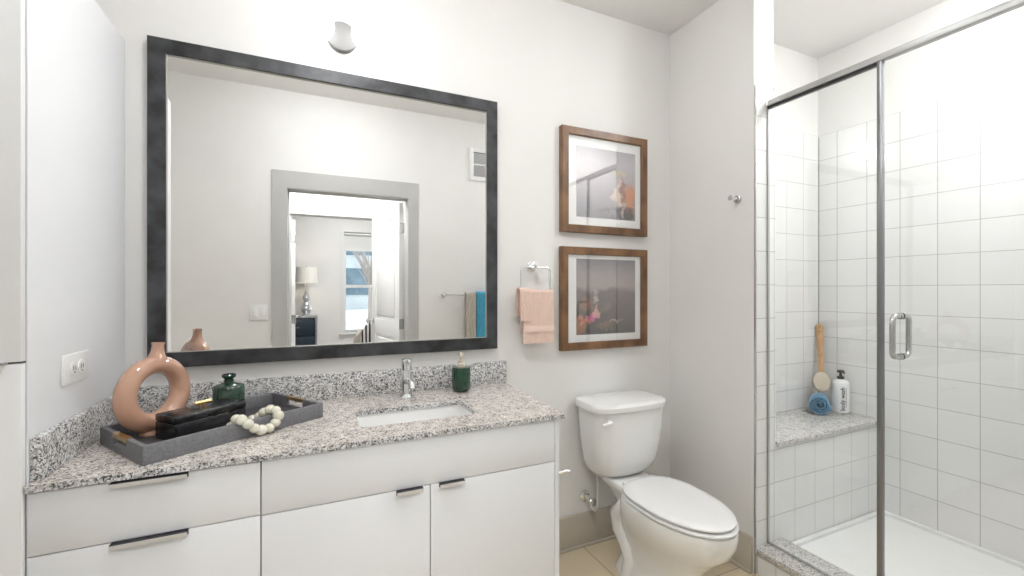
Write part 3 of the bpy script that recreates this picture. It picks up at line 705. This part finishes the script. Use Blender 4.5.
# green bottle
gx, gy = -.262, 1.806
gb = thing('glass_jar', (gx, gy, ZI), 'dark green glass bottle with a stopper behind the black box', 'bottle')
bm = NB(); lathe(bm, [(.040, ZI+.001), (.046, ZI+.006), (.047, ZI+.012), (.047, ZI+.103), (.044, ZI+.109), (.024, ZI+.115), (.015, ZI+.119), (.015, ZI+.128)], (gx, gy, 0), 96, rib=.018, ribn=24); obj('body', bm, M['green_glass'], gb, 50)
bm = NB(); lathe(bm, [(.013, ZI+.128), (.014, ZI+.132), (.021, ZI+.137), (.022, ZI+.143), (.019, ZI+.147), (.003, ZI+.147)], (gx, gy, 0), 28); obj('stopper', bm, M['green_glass'], gb)
# bead strand draped over the tray's front rim
bs = thing('bead_strand', (-.09, 1.60, ZI), 'loop of cloudy glass beads draped over the front rim of the tray', 'beads')
rim_u, beads = None, []
TMi = tm
def tl(u, v, z): return tm @ Vector((u, v, z))
pts = [(.235, .040, .020), (.232, .012, .0665), (.248, -.012, .050), (.266, -.016, .030), (.290, -.018, .0175), (.316, -.018, .0175), (.338, -.017, .032), (.349, -.012, .056), (.343, .014, .068), (.330, .040, .054), (.322, .064, .036), (.304, .088, .023), (.278, .092, .023), (.252, .082, .022), (.236, .064, .022)]
raw = [tl(*p) for p in pts]; dist = [0]
for i in range(len(raw)): dist.append(dist[-1]+(raw[(i+1) % len(raw)]-raw[i]).length)
loop = []; NBD = 19
for k in range(NBD):
    q = dist[-1]*k/NBD; i = max(j for j in range(len(raw)) if dist[j] <= q); f = (q-dist[i])/(dist[i+1]-dist[i])
    loop.append(raw[i].lerp(raw[(i+1) % len(raw)], f))
bm = NB(); tube(bm, loop, .0016, 6, closed=True); obj('cord', bm, M['bead'], bs)
for i, p in enumerate(loop):
    bm = NB(); rr = .0162*(1+.08*math.sin(i*2.3)); sph(bm, p, rr, 16, (1, 1, .94)); obj('bead', bm, M['bead'], bs)
# soap dispenser
sx, sy = .606, 1.874
sd = thing('soap_dispenser', (sx, sy, ZT), 'ribbed emerald glass soap dispenser with a champagne pump beside the sink', 'soap dispenser')
bm = NB(); lathe(bm, [(.028, ZT+.001), (.031, ZT+.003), (.040, ZT+.016), (.040, ZT+.104), (.038, ZT+.108), (.014, ZT+.109)], (sx, sy, 0), 96, rib=.02, ribn=20); obj('bottle', bm, M['green_ribbed'], sd, 50)
bm = NB(); lathe(bm, [(.018, ZT+.108), (.018, ZT+.122), (.014, ZT+.126), (.013, ZT+.138), (.006, ZT+.140), (.006, ZT+.158), (.011, ZT+.159), (.011, ZT+.170), (.008, ZT+.173)], (sx, sy, 0), 24)
tube(bm, [(sx, sy, ZT+.166), (sx-.012, sy-.03, ZT+.167), (sx-.018, sy-.045, ZT+.161)], [.006, .005, .004], 10); obj('pump', bm, M['cream_metal'], sd)

# paper holder on the vanity side
ph = thing('paper_holder', (X1, 1.58, W(-.72)), 'empty chrome toilet paper holder on the side of the sink cabinet', 'paper holder')
bm = NB(); yz = W(-.732)
bx(bm, X1+.0005, X1+.008, 1.505, 1.68, yz-.014, yz+.014, bev=.003); obj('mount', bm, M['chrome'], ph)
bm = NB(); tube(bm, [(X1+.009, 1.525, yz), (X1+.128, 1.525, yz)], .0085, 12); tube(bm, [(X1+.009, 1.66, yz), (X1+.11, 1.66, yz)], .006, 12); tube(bm, [(X1+.108, 1.66, yz), (X1+.108, 1.53, yz)], .003, 8); obj('bar', bm, M['chrome'], ph)

# ------------------------------------------------------------------ toilet
tx = 1.462
tt = thing('toilet', (tx, 1.60, 0), 'white two piece toilet with its lid down beside the vanity', 'toilet')
def srect(cx, y0, y1, hw, z, p=4, n=48, bow=0):
    cy, hy = (y0+y1)/2, (y1-y0)/2; out = []
    for k in range(n):
        a = 2*PI*k/n; c_, s_ = math.cos(a), math.sin(a)
        x = hw*math.copysign(abs(c_)**(2/p), c_); y = hy*math.copysign(abs(s_)**(2/p), s_)
        if s_ < 0: y -= bow*(1-(x/hw)**2)
        out.append((cx+x, cy+y, z))
    return out
def egg(cx, yf, yb, hw, z, n=56, p=2.0, fat=.55):
    """elongated outline: widest toward the back, pointed to the front (-y)"""
    ym = yb-(yb-yf)*(1-fat); out = []
    for k in range(n):
        a = 2*PI*k/n; c_, s_ = math.cos(a), math.sin(a)
        pp = 2.9 if s_ > 0 else p
        x = hw*math.copysign(abs(c_)**(2/pp), c_); y = (yb-ym if s_ > 0 else ym-yf)*math.copysign(abs(s_)**(2/pp), s_)
        out.append((cx+x, ym+y, z))
    return out
bm = NB()   # tank body
loft(bm, [srect(tx, 1.81, 1.93, .120, W(-.945), 2.6, bow=.012), srect(tx, 1.785, 1.945, .158, W(-.932), 3.0, bow=.014), srect(tx, 1.765, 1.955, .178, W(-.905), 3.6, bow=.015), srect(tx, 1.752, 1.958, .190, W(-.865), 4.2, bow=.016),
          srect(tx, 1.740, 1.960, .204, W(-.76), 4.8, bow=.018), srect(tx, 1.734, 1.962, .212, W(-.66), 5, bow=.02), srect(tx, 1.732, 1.962, .215, W(-.596), 5, bow=.02)])
tk = obj('tank', bm, M['porcelain'], tt, 50)
bm = NB(); tl_x = tx-.004
loft(bm, [srect(tl_x, 1.728, 1.966, .219, W(-.597), 5, bow=.02), srect(tl_x, 1.722, 1.968, .225, W(-.593), 5.5, bow=.022), srect(tl_x, 1.720, 1.968, .227, W(-.569), 5.5, bow=.022), srect(tl_x, 1.726, 1.964, .222, W(-.560), 5.5, bow=.02), srect(tl_x, 1.745, 1.95, .200, W(-.556), 5, bow=.015)])
obj('tank_lid', bm, M['porcelain'], tt, 40)
bm = NB(); lathe(bm, [(.013, -.002), (.013, -.010), (.009, -.012), (.003, -.012)], (tx-.160, 1.731, W(-.634)), 18, 'y')
tube(bm, [(tx-.160, 1.712, W(-.634)), (tx-.178, 1.706, W(-.635)), (tx-.215, 1.708, W(-.640))], [.009, .009, .006], 12); tube(bm, [(tx-.160, 1.725, W(-.634)), (tx-.160, 1.708, W(-.634))], .006, 10); obj('flush_lever', bm, M['seat'], tk)
bm = NB()   # bowl + pedestal
loft(bm, [egg(tx, 1.34, 1.80, .132, 0, fat=.5), egg(tx, 1.34, 1.80, .132, .012, fat=.5), egg(tx, 1.355, 1.79, .118, .03, fat=.5), egg(tx, 1.358, 1.77, .104, .09, fat=.5), egg(tx, 1.350, 1.76, .105, .15, fat=.5), egg(tx, 1.318, 1.755, .118, .20, fat=.5),
          egg(tx, 1.264, 1.75, .141, .255), egg(tx, 1.208, 1.74, .167, .305), egg(tx, 1.187, 1.73, .177, .350), egg(tx, 1.183, 1.72, .180, .385), egg(tx, 1.186, 1.71, .178, .401), egg(tx, 1.20, 1.705, .168, .405)])
# deck under the tank
loft(bm, [srect(tx, 1.60, 1.80, .075, .24, 2.6), srect(tx, 1.62, 1.84, .080, .32, 2.6), srect(tx, 1.64, 1.90, .095, .37, 3), srect(tx, 1.65, 1.93, .112, .395, 4), srect(tx, 1.65, 1.93, .112, .414, 4), srect(tx, 1.66, 1.925, .106, .418, 4)])
for s in (-1, 1):   # trapway relief on both flanks
    tube(bm, [(tx+s*.080, 1.62, .33), (tx+s*.082, 1.69, .320), (tx+s*.080, 1.745, .265), (tx+s*.078, 1.735, .20), (tx+s*.078, 1.69, .145), (tx+s*.082, 1.66, .09), (tx+s*.085, 1.67, .01)], [.045, .050, .052, .050, .044, .040, .044], 20)
obj('bowl', bm, M['porcelain'], tt, 60)
for s in (-1, 1):
    bm = NB(); lathe(bm, [(.015, .010), (.016, .022), (.012, .034), (.003, .038)], (tx+s*.128, 1.60, 0), 18); obj('bolt_cap', bm, M['seat'], tt)
bm = NB(); loft(bm, [egg(tx, 1.190, 1.70, .176, .407), egg(tx, 1.184, 1.705, .181, .411), egg(tx, 1.184, 1.705, .181, .417), egg(tx, 1.192, 1.70, .173, .4200)]); obj('seat', bm, M['seat'], tt, 40)
bm = NB(); loft(bm, [egg(tx, 1.206, 1.70, .166, .4255), egg(tx, 1.194, 1.705, .176, .4290), egg(tx, 1.193, 1.705, .176, .436), egg(tx, 1.203, 1.70, .169, .4405), egg(tx, 1.24, 1.68, .14, .4425)]); sl = obj('seat_lid', bm, M['seat'], tt, 40)
for s in (-1, 1):
    bm = NB(); bx(bm, tx+s*.075-.022, tx+s*.075+.022, 1.69, 1.712, .416, .436, bev=.004, seg=3); obj('lid_hinge', bm, M['seat'], tt)
# supply valve and hose
sv = thing('supply_valve', (1.325, YB, W(-1.096)), 'chrome supply valve with a grey hose feeding the toilet tank', 'valve')
bm = NB(); lathe(bm, [(.030, -.001), (.028, -.008), (.012, -.014), (.010, -.050)], (1.325, YB, W(-1.096)), 24, 'y'); obj('escutcheon', bm, M['chrome'], sv)
bm = NB(); lathe(bm, [(.013, -.045), (.014, -.075), (.009, -.08)], (1.325, YB, W(-1.096)), 18, 'y'); v = lathe(bm, [(.016, 0), (.018, .012), (.015, .02)], (0, 0, 0), 6)
for q in v: q.co = Vector((1.325+q.co.x*.6, YB-.075-q.co.z, W(-1.096)+q.co.y*1.3))
obj('valve_body', bm, M['chrome'], sv)
bm = NB(); hp = [(1.322, YB-.062, W(-1.104)), (1.324, YB-.075, W(-1.132)), (1.336, YB-.082, W(-1.145)), (1.350, YB-.085, W(-1.125)), (1.355, YB-.085, W(-1.07)), (1.354, YB-.085, W(-.99)), (1.352, YB-.085, W(-.945))]
tube(bm, hp, .0075, 12); obj('hose', bm, M['hose'], sv)
bm = NB(); lathe(bm, [(.014, W(-.965)), (.016, W(-.945)), (.016, W(-.938))], (1.352, YB-.085, 0), 8); obj('coupling_nut', bm, M['nickel'], sv)

# ------------------------------------------------------------------ things on the shower bench
ZN = W(-.745)
rt = thing('rolled_washcloth', (2.80, 1.655, ZN), 'rolled blue washcloth on the shower bench in front of the brush', 'washcloth')
# spiral roll, axis pointing toward the room
bm = NB(); ax = Vector((.86, .51, 0)).normalized(); sd_ = Vector((ax.y, -ax.x, 0)); n = 90; th_ = .0085; Lr = .13; rings = []
cc = Vector((2.800, 1.652, ZN+.062))
def spir(t):
    r = .006+.0485*t**.85; a = 2*PI*3.1*t-.9; return r, a
ends = []
for j in range(9):
    f = j/8; bul = 1-.05*abs(2*f-1)**3
    out, inn = [], []
    for i in range(n+1):
        t = i/n; r, a = spir(t); r *= bul
        d = sd_*math.cos(a)*1.04+Vector((0, 0, 1))*math.sin(a)
        c0 = cc+ax*(f-.5)*Lr+ax*(.006*math.sin(i*.5)*(1 if f < .5 else -1)*(abs(2*f-1)**4))
        out.append(c0+d*(r+th_*.5)); inn.append(c0+d*(r-th_*.42))
    rings.append(out+inn[::-1])
loft(bm, rings); obj('spiral_cloth', bm, M['blue'], rt, 60)
br = thing('bath_brush', (2.90, 1.69, W(-.62)), 'wooden long handled bath brush leaning in the tiled shower corner', 'brush')
p0 = Vector((2.893, 1.695, W(-.575))); p1 = Vector((2.965, 1.752, W(-.205))); dd = (p1-p0)
vwd = Vector((-.86, -.51, 0)); sdv = dd.normalized().cross(vwd).normalized(); fr = sdv.cross(dd.normalized()).normalized()
if fr.dot(Vector((-1, -1, 0))) < 0: fr = -fr
bm = NB(); rings = []
for i in range(21):
    t = i/20; c = p0+dd*(t*1.0)-dd*.02; w = .0165+.004*math.sin(t*PI)*(-1)+.006*t; w = w if t < .93 else w*math.sqrt(max(.05, 1-((t-.93)/.07)**2))
    th2 = .007; bend = fr*(-.012*math.sin(t*PI))
    rings.append([c+bend+sdv*w*math.cos(2*PI*k/16)+fr*th2*math.sin(2*PI*k/16) for k in range(16)])
loft(bm, rings); obj('handle', bm, M['beech'], br, 60)
bm = NB(); rings = []
for z_, s_ in ((-.010, .80), (-.006, .96), (.004, 1), (.008, .9)):
    rings.append([p0+fr*z_+sdv*.044*s_*math.cos(2*PI*k/28)+dd.normalized()*.062*s_*math.sin(2*PI*k/28) for k in range(28)])
loft(bm, rings); obj('head', bm, M['beech'], br, 40)
bm = NB(); rings = []
for z_, s_ in ((.007, .9), (.014, 1.0), (.030, 1.02), (.035, .92), (.036, .5)):
    rings.append([p0+fr*z_+sdv*.042*s_*math.cos(2*PI*k/28)+dd.normalized()*.059*s_*math.sin(2*PI*k/28) for k in range(28)])
loft(bm, rings); obj('bristles', bm, M['bristle'], br, 40)
bm = NB(); c = p0+dd*.955; tube(bm, [c+fr*.010+sdv*.010*math.sin(t)-dd.normalized()*(.018-.018*math.cos(t))+fr*.002*math.sin(t*2) for t in [2*PI*i/16 for i in range(16)]], .0022, 8, closed=True); obj('hanging_loop', bm, M['bristle'], br)
wx, wy = 2.944, 1.615
bo = thing('body_wash_bottle', (wx, wy, ZN), 'white pump bottle of body wash on the shower bench', 'bottle')
bm = NB(); lathe(bm, [(.043, ZN+.001), (.0465, ZN+.005), (.047, ZN+.012), (.047, ZN+.165), (.045, ZN+.180), (.037, ZN+.193), (.020, ZN+.200), (.017, ZN+.202)], (wx, wy, 0), 40); by = obj('bottle', bm, M['bottle'], bo, 50)
bm = NB(); lathe(bm, [(.017, ZN+.202), (.018, ZN+.204), (.018, ZN+.217), (.008, ZN+.220), (.007, ZN+.240), (.019, ZN+.242), (.020, ZN+.252), (.012, ZN+.256)], (wx, wy, 0), 24)
tube(bm, [(wx, wy, ZN+.248), (wx-.018, wy-.024, ZN+.249), (wx-.026, wy-.034, ZN+.244)], [.0065, .006, .005], 10); obj('pump', bm, M['black'], bo)
def text_obj(s, size, mtx, m, parent):
    cu_ = bpy.data.curves.new('lettering', 'FONT'); cu_.body = s; cu_.size = size; cu_.extrude = .0003; cu_.align_x = 'CENTER'; cu_.align_y = 'CENTER'; cu_.offset = .0002
    to = bpy.data.objects.new('tmp_text', cu_); C.objects.link(to)
    bpy.context.view_layer.update(); dg = bpy.context.evaluated_depsgraph_get()
    me = bpy.data.meshes.new_from_object(to.evaluated_get(dg)); bpy.data.objects.remove(to)
    bm = NB(); bm.from_mesh(me); bmesh.ops.transform(bm, matrix=mtx, verts=bm.verts); return obj('lettering', bm, m, parent)
vd = Vector((-.80, -.60, 0)).normalized()                        # the label's facing
tr_ = Vector((-vd.y, vd.x, 0))
def lab(off_h, z):
    # text x runs up the bottle, text y runs to the left, normal toward the room
    X_, Z_ = Vector((0, 0, 1)), vd; Y_ = Z_.cross(X_)
    o_ = Vector((wx, wy, z))+vd*math.sqrt(.0478**2-off_h**2)+Y_*-off_h
    return Matrix(((X_.x, Y_.x, Z_.x, o_.x), (X_.y, Y_.y, Z_.y, o_.y), (X_.z, Y_.z, Z_.z, o_.z), (0, 0, 0, 1)))
text_obj('body wash', .033, lab(.004, ZN+.088), M['ink'], by)
bm = NB(); bx(bm, -.058, .058, -.0009, .0009, -.0008, .0004, mtx=lab(.021, ZN+.098)); obj('label_rule', bm, M['ink'], by)

# ------------------------------------------------------------------ opposite wall (seen in the mirror)
tbz = W(-.043)
tbar = thing('towel_bar', (1.4, YD1, tbz), 'chrome towel bar on the wall opposite the mirror', 'towel bar')
for x in (1.045, 1.70):
    bm = NB(); lathe(bm, [(.024, .001), (.024, .010), (.011, .013), (.011, .060), (.013, .062), (.013, .078), (.004, .080)], (x, YD1, tbz), 24, 'y'); obj('post', bm, M['chrome'], tbar)
bm = NB(); tube(bm, [(1.045, YD1+.068, tbz), (1.70, YD1+.068, tbz)], .008, 14); obj('bar', bm, M['chrome'], tbar)
bm = NB(); drape(bm, 1.222, 1.312, YD1+.068, tbz+.003, W(-.47), W(-.42), .012, rb=.012, amp=.010, seed=2.2, nx=18)
tag(obj('bath_towel', bm, M['oat'], None, 60), 'oatmeal towel hanging on the bar reflected in the mirror', 'towel')
bm = NB(); drape(bm, 1.318, 1.56, YD1+.068, tbz+.003, W(-.50), W(-.46), .014, rb=.013, amp=.006, seed=5.2, nx=26)
tag(obj('bath_towel', bm, M['teal'], None, 60), 'bright blue towel hanging on the bar reflected in the mirror', 'towel')
av_ = thing('air_vent', (1.48, YD1, W(1.0)), 'white louvred air return grille high on the wall opposite the mirror', 'vent')
bm = NB()
for a in ((1.278, 1.318), (1.60, 1.64)): bx(bm, a[0], a[1], YD1+.0005, YD1+.012, W(.98), W(1.27), bev=.002)
for a in ((.98, 1.015), (1.235, 1.27), (1.118, 1.130)): bx(bm, 1.318, 1.60, YD1+.0005, YD1+.012, W(a[0]), W(a[1]))
obj('frame', bm, M['plastic'], av_)
bm = NB()
for i in range(17):
    z = W(1.022)+i*.0125; bx(bm, 1.318, 1.60, -.006, .006, -.0008, .0008, mtx=Matrix.Translation((0, YD1+.006, z)) @ Matrix.Rotation(math.radians(35), 4, 'X'))
obj('louvres', bm, M['plastic'], av_)
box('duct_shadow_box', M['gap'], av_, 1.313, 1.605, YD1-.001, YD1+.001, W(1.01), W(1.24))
ls = thing('light_switch', (-.355, YD1, W(-.165)), 'white double rocker light switch beside the taupe doorway', 'light switch')
bm = NB(); bx(bm, -.415, -.295, YD1+.0005, YD1+.006, W(-.222), W(-.108), bev=.002); obj('cover_plate', bm, M['plastic'], ls)
for x in (-.380, -.330):
    bm = NB(); bx(bm, x-.016, x+.016, YD1+.005, YD1+.009, W(-.198), W(-.132), bev=.002); obj('rocker', bm, M['plastic'], ls)

# bedroom furniture seen through both doorways
dz = W(-.407)
dn_ = thing('dresser', (-.22, -3.85, 0), 'tall silver edged dresser with navy drawers in the bedroom', 'dresser')
bm = NB()
bx(bm, -.60, .085, -4.04, -3.62, dz-.03, dz, bev=.003)
for x in (-.60, .057): bx(bm, x, x+.028, -4.04, -3.62, 0, dz-.03)
bx(bm, -.572, .057, -4.04, -4.02, .08, dz-.03); bx(bm, -.572, .057, -4.02, -3.63, .08, .10)
obj('case', bm, M['silver_leaf'], dn_)
for i in range(3):
    z0 = .105+i*(dz-.14)/3; bm = NB(); bx(bm, -.568, .053, -4.015, -3.622, z0, z0+(dz-.14)/3-.008, bev=.002); d = obj('drawer', bm, M['navy'], dn_)
    bm = NB(); tube(bm, [(-.36, -3.605, z0+.13), (-.16, -3.605, z0+.13)], .006, 8); tube(bm, [(-.34, -3.605, z0+.13), (-.34, -3.622, z0+.13)], .004, 8); tube(bm, [(-.18, -3.605, z0+.13), (-.18, -3.622, z0+.13)], .004, 8); obj('drawer_pull', bm, M['silver_leaf'], d)
tlx, tly = -.075, -3.78
tl_ = thing('table_lamp', (tlx, tly, dz), 'glass based table lamp with a white drum shade on the dresser', 'lamp')
bm = NB(); lathe(bm, [(.085, dz+.001), (.085, dz+.02), (.05, dz+.03), (.075, dz+.08), (.082, dz+.12), (.06, dz+.18), (.035, dz+.22), (.05, dz+.27), (.052, dz+.30), (.03, dz+.35), (.018, dz+.40), (.010, dz+.44), (.010, dz+.52)], (tlx, tly, 0), 28); obj('base', bm, M['lamp_glass'], tl_)
bm = NB(); z0, z1 = W(.11), W(.36)
lathe_r = [(.165, z0), (.150, z1), (.147, z1), (.162, z0)]
rr_ = [[(tlx+r*math.cos(2*PI*k/36), tly+r*math.sin(2*PI*k/36), h) for k in range(36)] for r, h in lathe_r]+[[(tlx+.165*math.cos(2*PI*k/36), tly+.165*math.sin(2*PI*k/36), z0) for k in range(36)]]
loft(bm, rr_, False, False); obj('lamp_shade', bm, M['shade'], tl_)
bm = NB(); tube(bm, [(tlx, tly, z0+.08), (tlx, tly, z1-.01)], .004, 8); tube(bm, [(tlx-.149, tly, z1-.012), (tlx+.149, tly, z1-.012)], .002, 6); sph(bm, (tlx, tly, z1+.01), .012, 10); obj('shade_fitting', bm, M['lamp_glass'], tl_)
bm = NB(); sph(bm, (tlx, tly, z0+.10), .030, 16); obj('bulb', bm, lampmat('lamp_bulb_glow', 7, (1, .86, .68)), tl_)
# armchair with throw
ac = thing('armchair', (.85, -2.5, 0), 'rounded beige armchair by the bedroom window', 'armchair')
bm = NB(); cx_, cy_ = .93, -2.62; rings = []
for z, s, zo in ((.14, .90, 0), (.30, .98, 0), (.60, 1.0, 0), (.88, .98, 0), (.955, .90, 0)):
    ring = []
    for k in range(25): a = -PI*.15+PI*1.3*k/24; ring.append((cx_+.40*s*math.cos(a), cy_+.38*s*math.sin(a), z-(.0 if z < .7 else .25*(abs(math.cos(a))**3))))
    inn = []
    for k in range(25): a = -PI*.15+PI*1.3*(24-k)/24; q = s if z < .9 else 1.0; inn.append((cx_+.28*q*math.cos(a), cy_+.26*q*math.sin(a), z-(.0 if z < .7 else .25*(abs(math.cos(a))**3))))
    rings.append(ring+inn)
loft(bm, rings); obj('backrest', bm, M['bouc'], ac, 60)
bm = NB(); loft(bm, [srect(cx_, -2.95, -2.33, .30, .16, 3), srect(cx_, -2.97, -2.33, .32, .20, 3), srect(cx_, -2.97, -2.33, .32, .44, 3), srect(cx_, -2.95, -2.34, .29, .48, 3)]); obj('seat', bm, M['bouc'], ac, 60)
for sx_ in (-1, 1):
    for sy_ in (-1, 1):
        bm = NB(); lathe(bm, [(.014, 0), (.022, .16)], (cx_+sx_*.22, cy_-.02+sy_*.20, 0), 12); obj('leg', bm, M['walnut'], ac)
# throw: follows the outside of the back, over its top and down inside
bm = NB(); rings = []; prof = []
for k in range(9):
    f = k/8; a = PI*(.42+.36*f); ca, sa = math.cos(a), math.sin(a); zt_ = .955-.25*abs(ca)**3
    line = [(.405, .50-.03*math.sin(f*9)), (.408, .70), (.400, zt_-.04), (.372, zt_+.012), (.32, zt_+.026), (.268, zt_+.010), (.255, zt_-.08), (.250, zt_-.22)]
    ring = [(cx_+(r+.012*math.sin(f*14+i))*ca, cy_+(r-.02+.012*math.sin(f*14+i))*sa, z) for i, (r, z) in enumerate(line)]
    line2 = [(r-(.008 if i < 3 else (-.008 if i > 5 else 0)), z-(.008 if 2 < i < 6 else 0)) for i, (r, z) in enumerate(line)]
    rin = [(cx_+(r+.012*math.sin(f*14+i))*ca, cy_+(r-.02+.012*math.sin(f*14+i))*sa, z) for i, (r, z) in enumerate(line2)]
    rings.append(ring+rin[::-1])
loft(bm, rings); tag(obj('throw_blanket', bm, M['throw'], None, 60), 'black and white striped throw draped over the armchair back', 'blanket')
# roller blind
rb_ = thing('roller_blind', ((WX0+WX1)/2, YF-.03, WZ1), 'white roller blind pulled partway down the bedroom window', 'blind')
bm = NB(); lathe(bm, [(.022, WX0+.01), (.022, WX1-.01)], (0, YF-.035, WZ1-.03), 20, 'x'); obj('roller', bm, M['blind'], rb_)
box('fabric', M['blind'], rb_, WX0+.015, WX1-.015, YF-.058, YF-.056, W(.69), WZ1-.03)
box('bottom_bar', M['door'], rb_, WX0+.015, WX1-.015, YF-.061, YF-.053, W(.672), W(.69), bev=.002)

# ------------------------------------------------------------------ outside the bedroom window
sbox('ground', M['ground'], -30, 40, -60, YF-.4, -.9, -.6)
bd = thing('office_building', (8, -45, -.6), 'grey building with dark glass bands outside the bedroom window', 'building')
bm = NB(); bx(bm, -14, 30, -52, -42, -.6, 14); obj('wall', bm, M['facade'], bd)
for k in range(3):
    z0 = .9+k*3.9
    for j in range(9):
        x0 = -13+j*4.8; bm = NB(); bx(bm, x0, x0+4.2, -42.02, -41.9, z0, z0+2.6); w = obj('window', bm, M['facade_glass'], bd)
bt = thing('bare_tree', (3.0, -22, -.6), 'bare grey branched tree outside the bedroom window', 'tree')
bm = NB(); tube(bm, [(3.0, -22, -.6), (3.02, -22, 1.2), (2.95, -22, 2.6)], [.13, .10, .07], 10); trunk = obj('trunk', bm, M['bark'], bt)
bm = NB()
for i in range(26):
    a = random.uniform(0, 2*PI); z0 = random.uniform(1.3, 2.6); L_ = random.uniform(.9, 2.0); p = Vector((3.0, -22, z0)); q = p+Vector((math.cos(a)*L_*.6, math.sin(a)*L_*.6, L_)); r = q+Vector((math.cos(a+.6)*L_*.3, math.sin(a+.6)*L_*.3, L_*.4))
    tube(bm, [p, (p+q)/2+Vector((0, 0, .1)), q, r], [.045, .03, .02, .008], 6)
obj('branches', bm, M['bark'], bt)

# ------------------------------------------------------------------ ceiling lamps (unseen above the frame, domed to light the ceilings; mostly added fill)
def dome_light(x, y, r, depth, power, label):
    t = thing('ceiling_light', (x, y, ZC), label, 'ceiling light', 'opal dome ceiling lights')
    bm = NB(); lathe(bm, [(r+.012, ZC-.0005), (r+.014, ZC-.008), (r+.008, ZC-.014), (r-.004, ZC-.014)], (x, y, 0), 48); obj('base_ring', bm, M['nickel'], t)
    bm = NB(); lathe(bm, [(r*math.cos(a), ZC-.014-depth*math.sin(a)) for a in [PI/2*i/12*.985 for i in range(13)]], (x, y, 0), 48)
    obj('diffuser', bm, lampmat('diffuser_glow', power), t)
for args in LAMPS: dome_light(*args)
hx, hy, hz_, hr = FILL_GLOBE
pe = thing('hall_fill_globe', (hx, hy, ZC), 'unseen glowing globe added in the hall as front fill light', 'fill light')  # added front fill, hidden from camera and mirror
bm = NB(); lathe(bm, [(.06, ZC-.0005), (.06, ZC-.02), (.01, ZC-.025)], (hx, hy, 0), 28); obj('canopy', bm, M['nickel'], pe)
bm = NB(); tube(bm, [(hx, hy, ZC-.02), (hx, hy, hz_+hr+.02)], .004, 8); lathe(bm, [(.03, hz_+hr-.01), (.03, hz_+hr+.03), (.01, hz_+hr+.035)], (hx, hy, 0), 20); obj('stem', bm, M['nickel'], pe)
bm = NB(); sph(bm, (hx, hy, hz_), hr, 36); obj('globe', bm, lampmat('fill_globe_glow', FILL_POWER), pe)
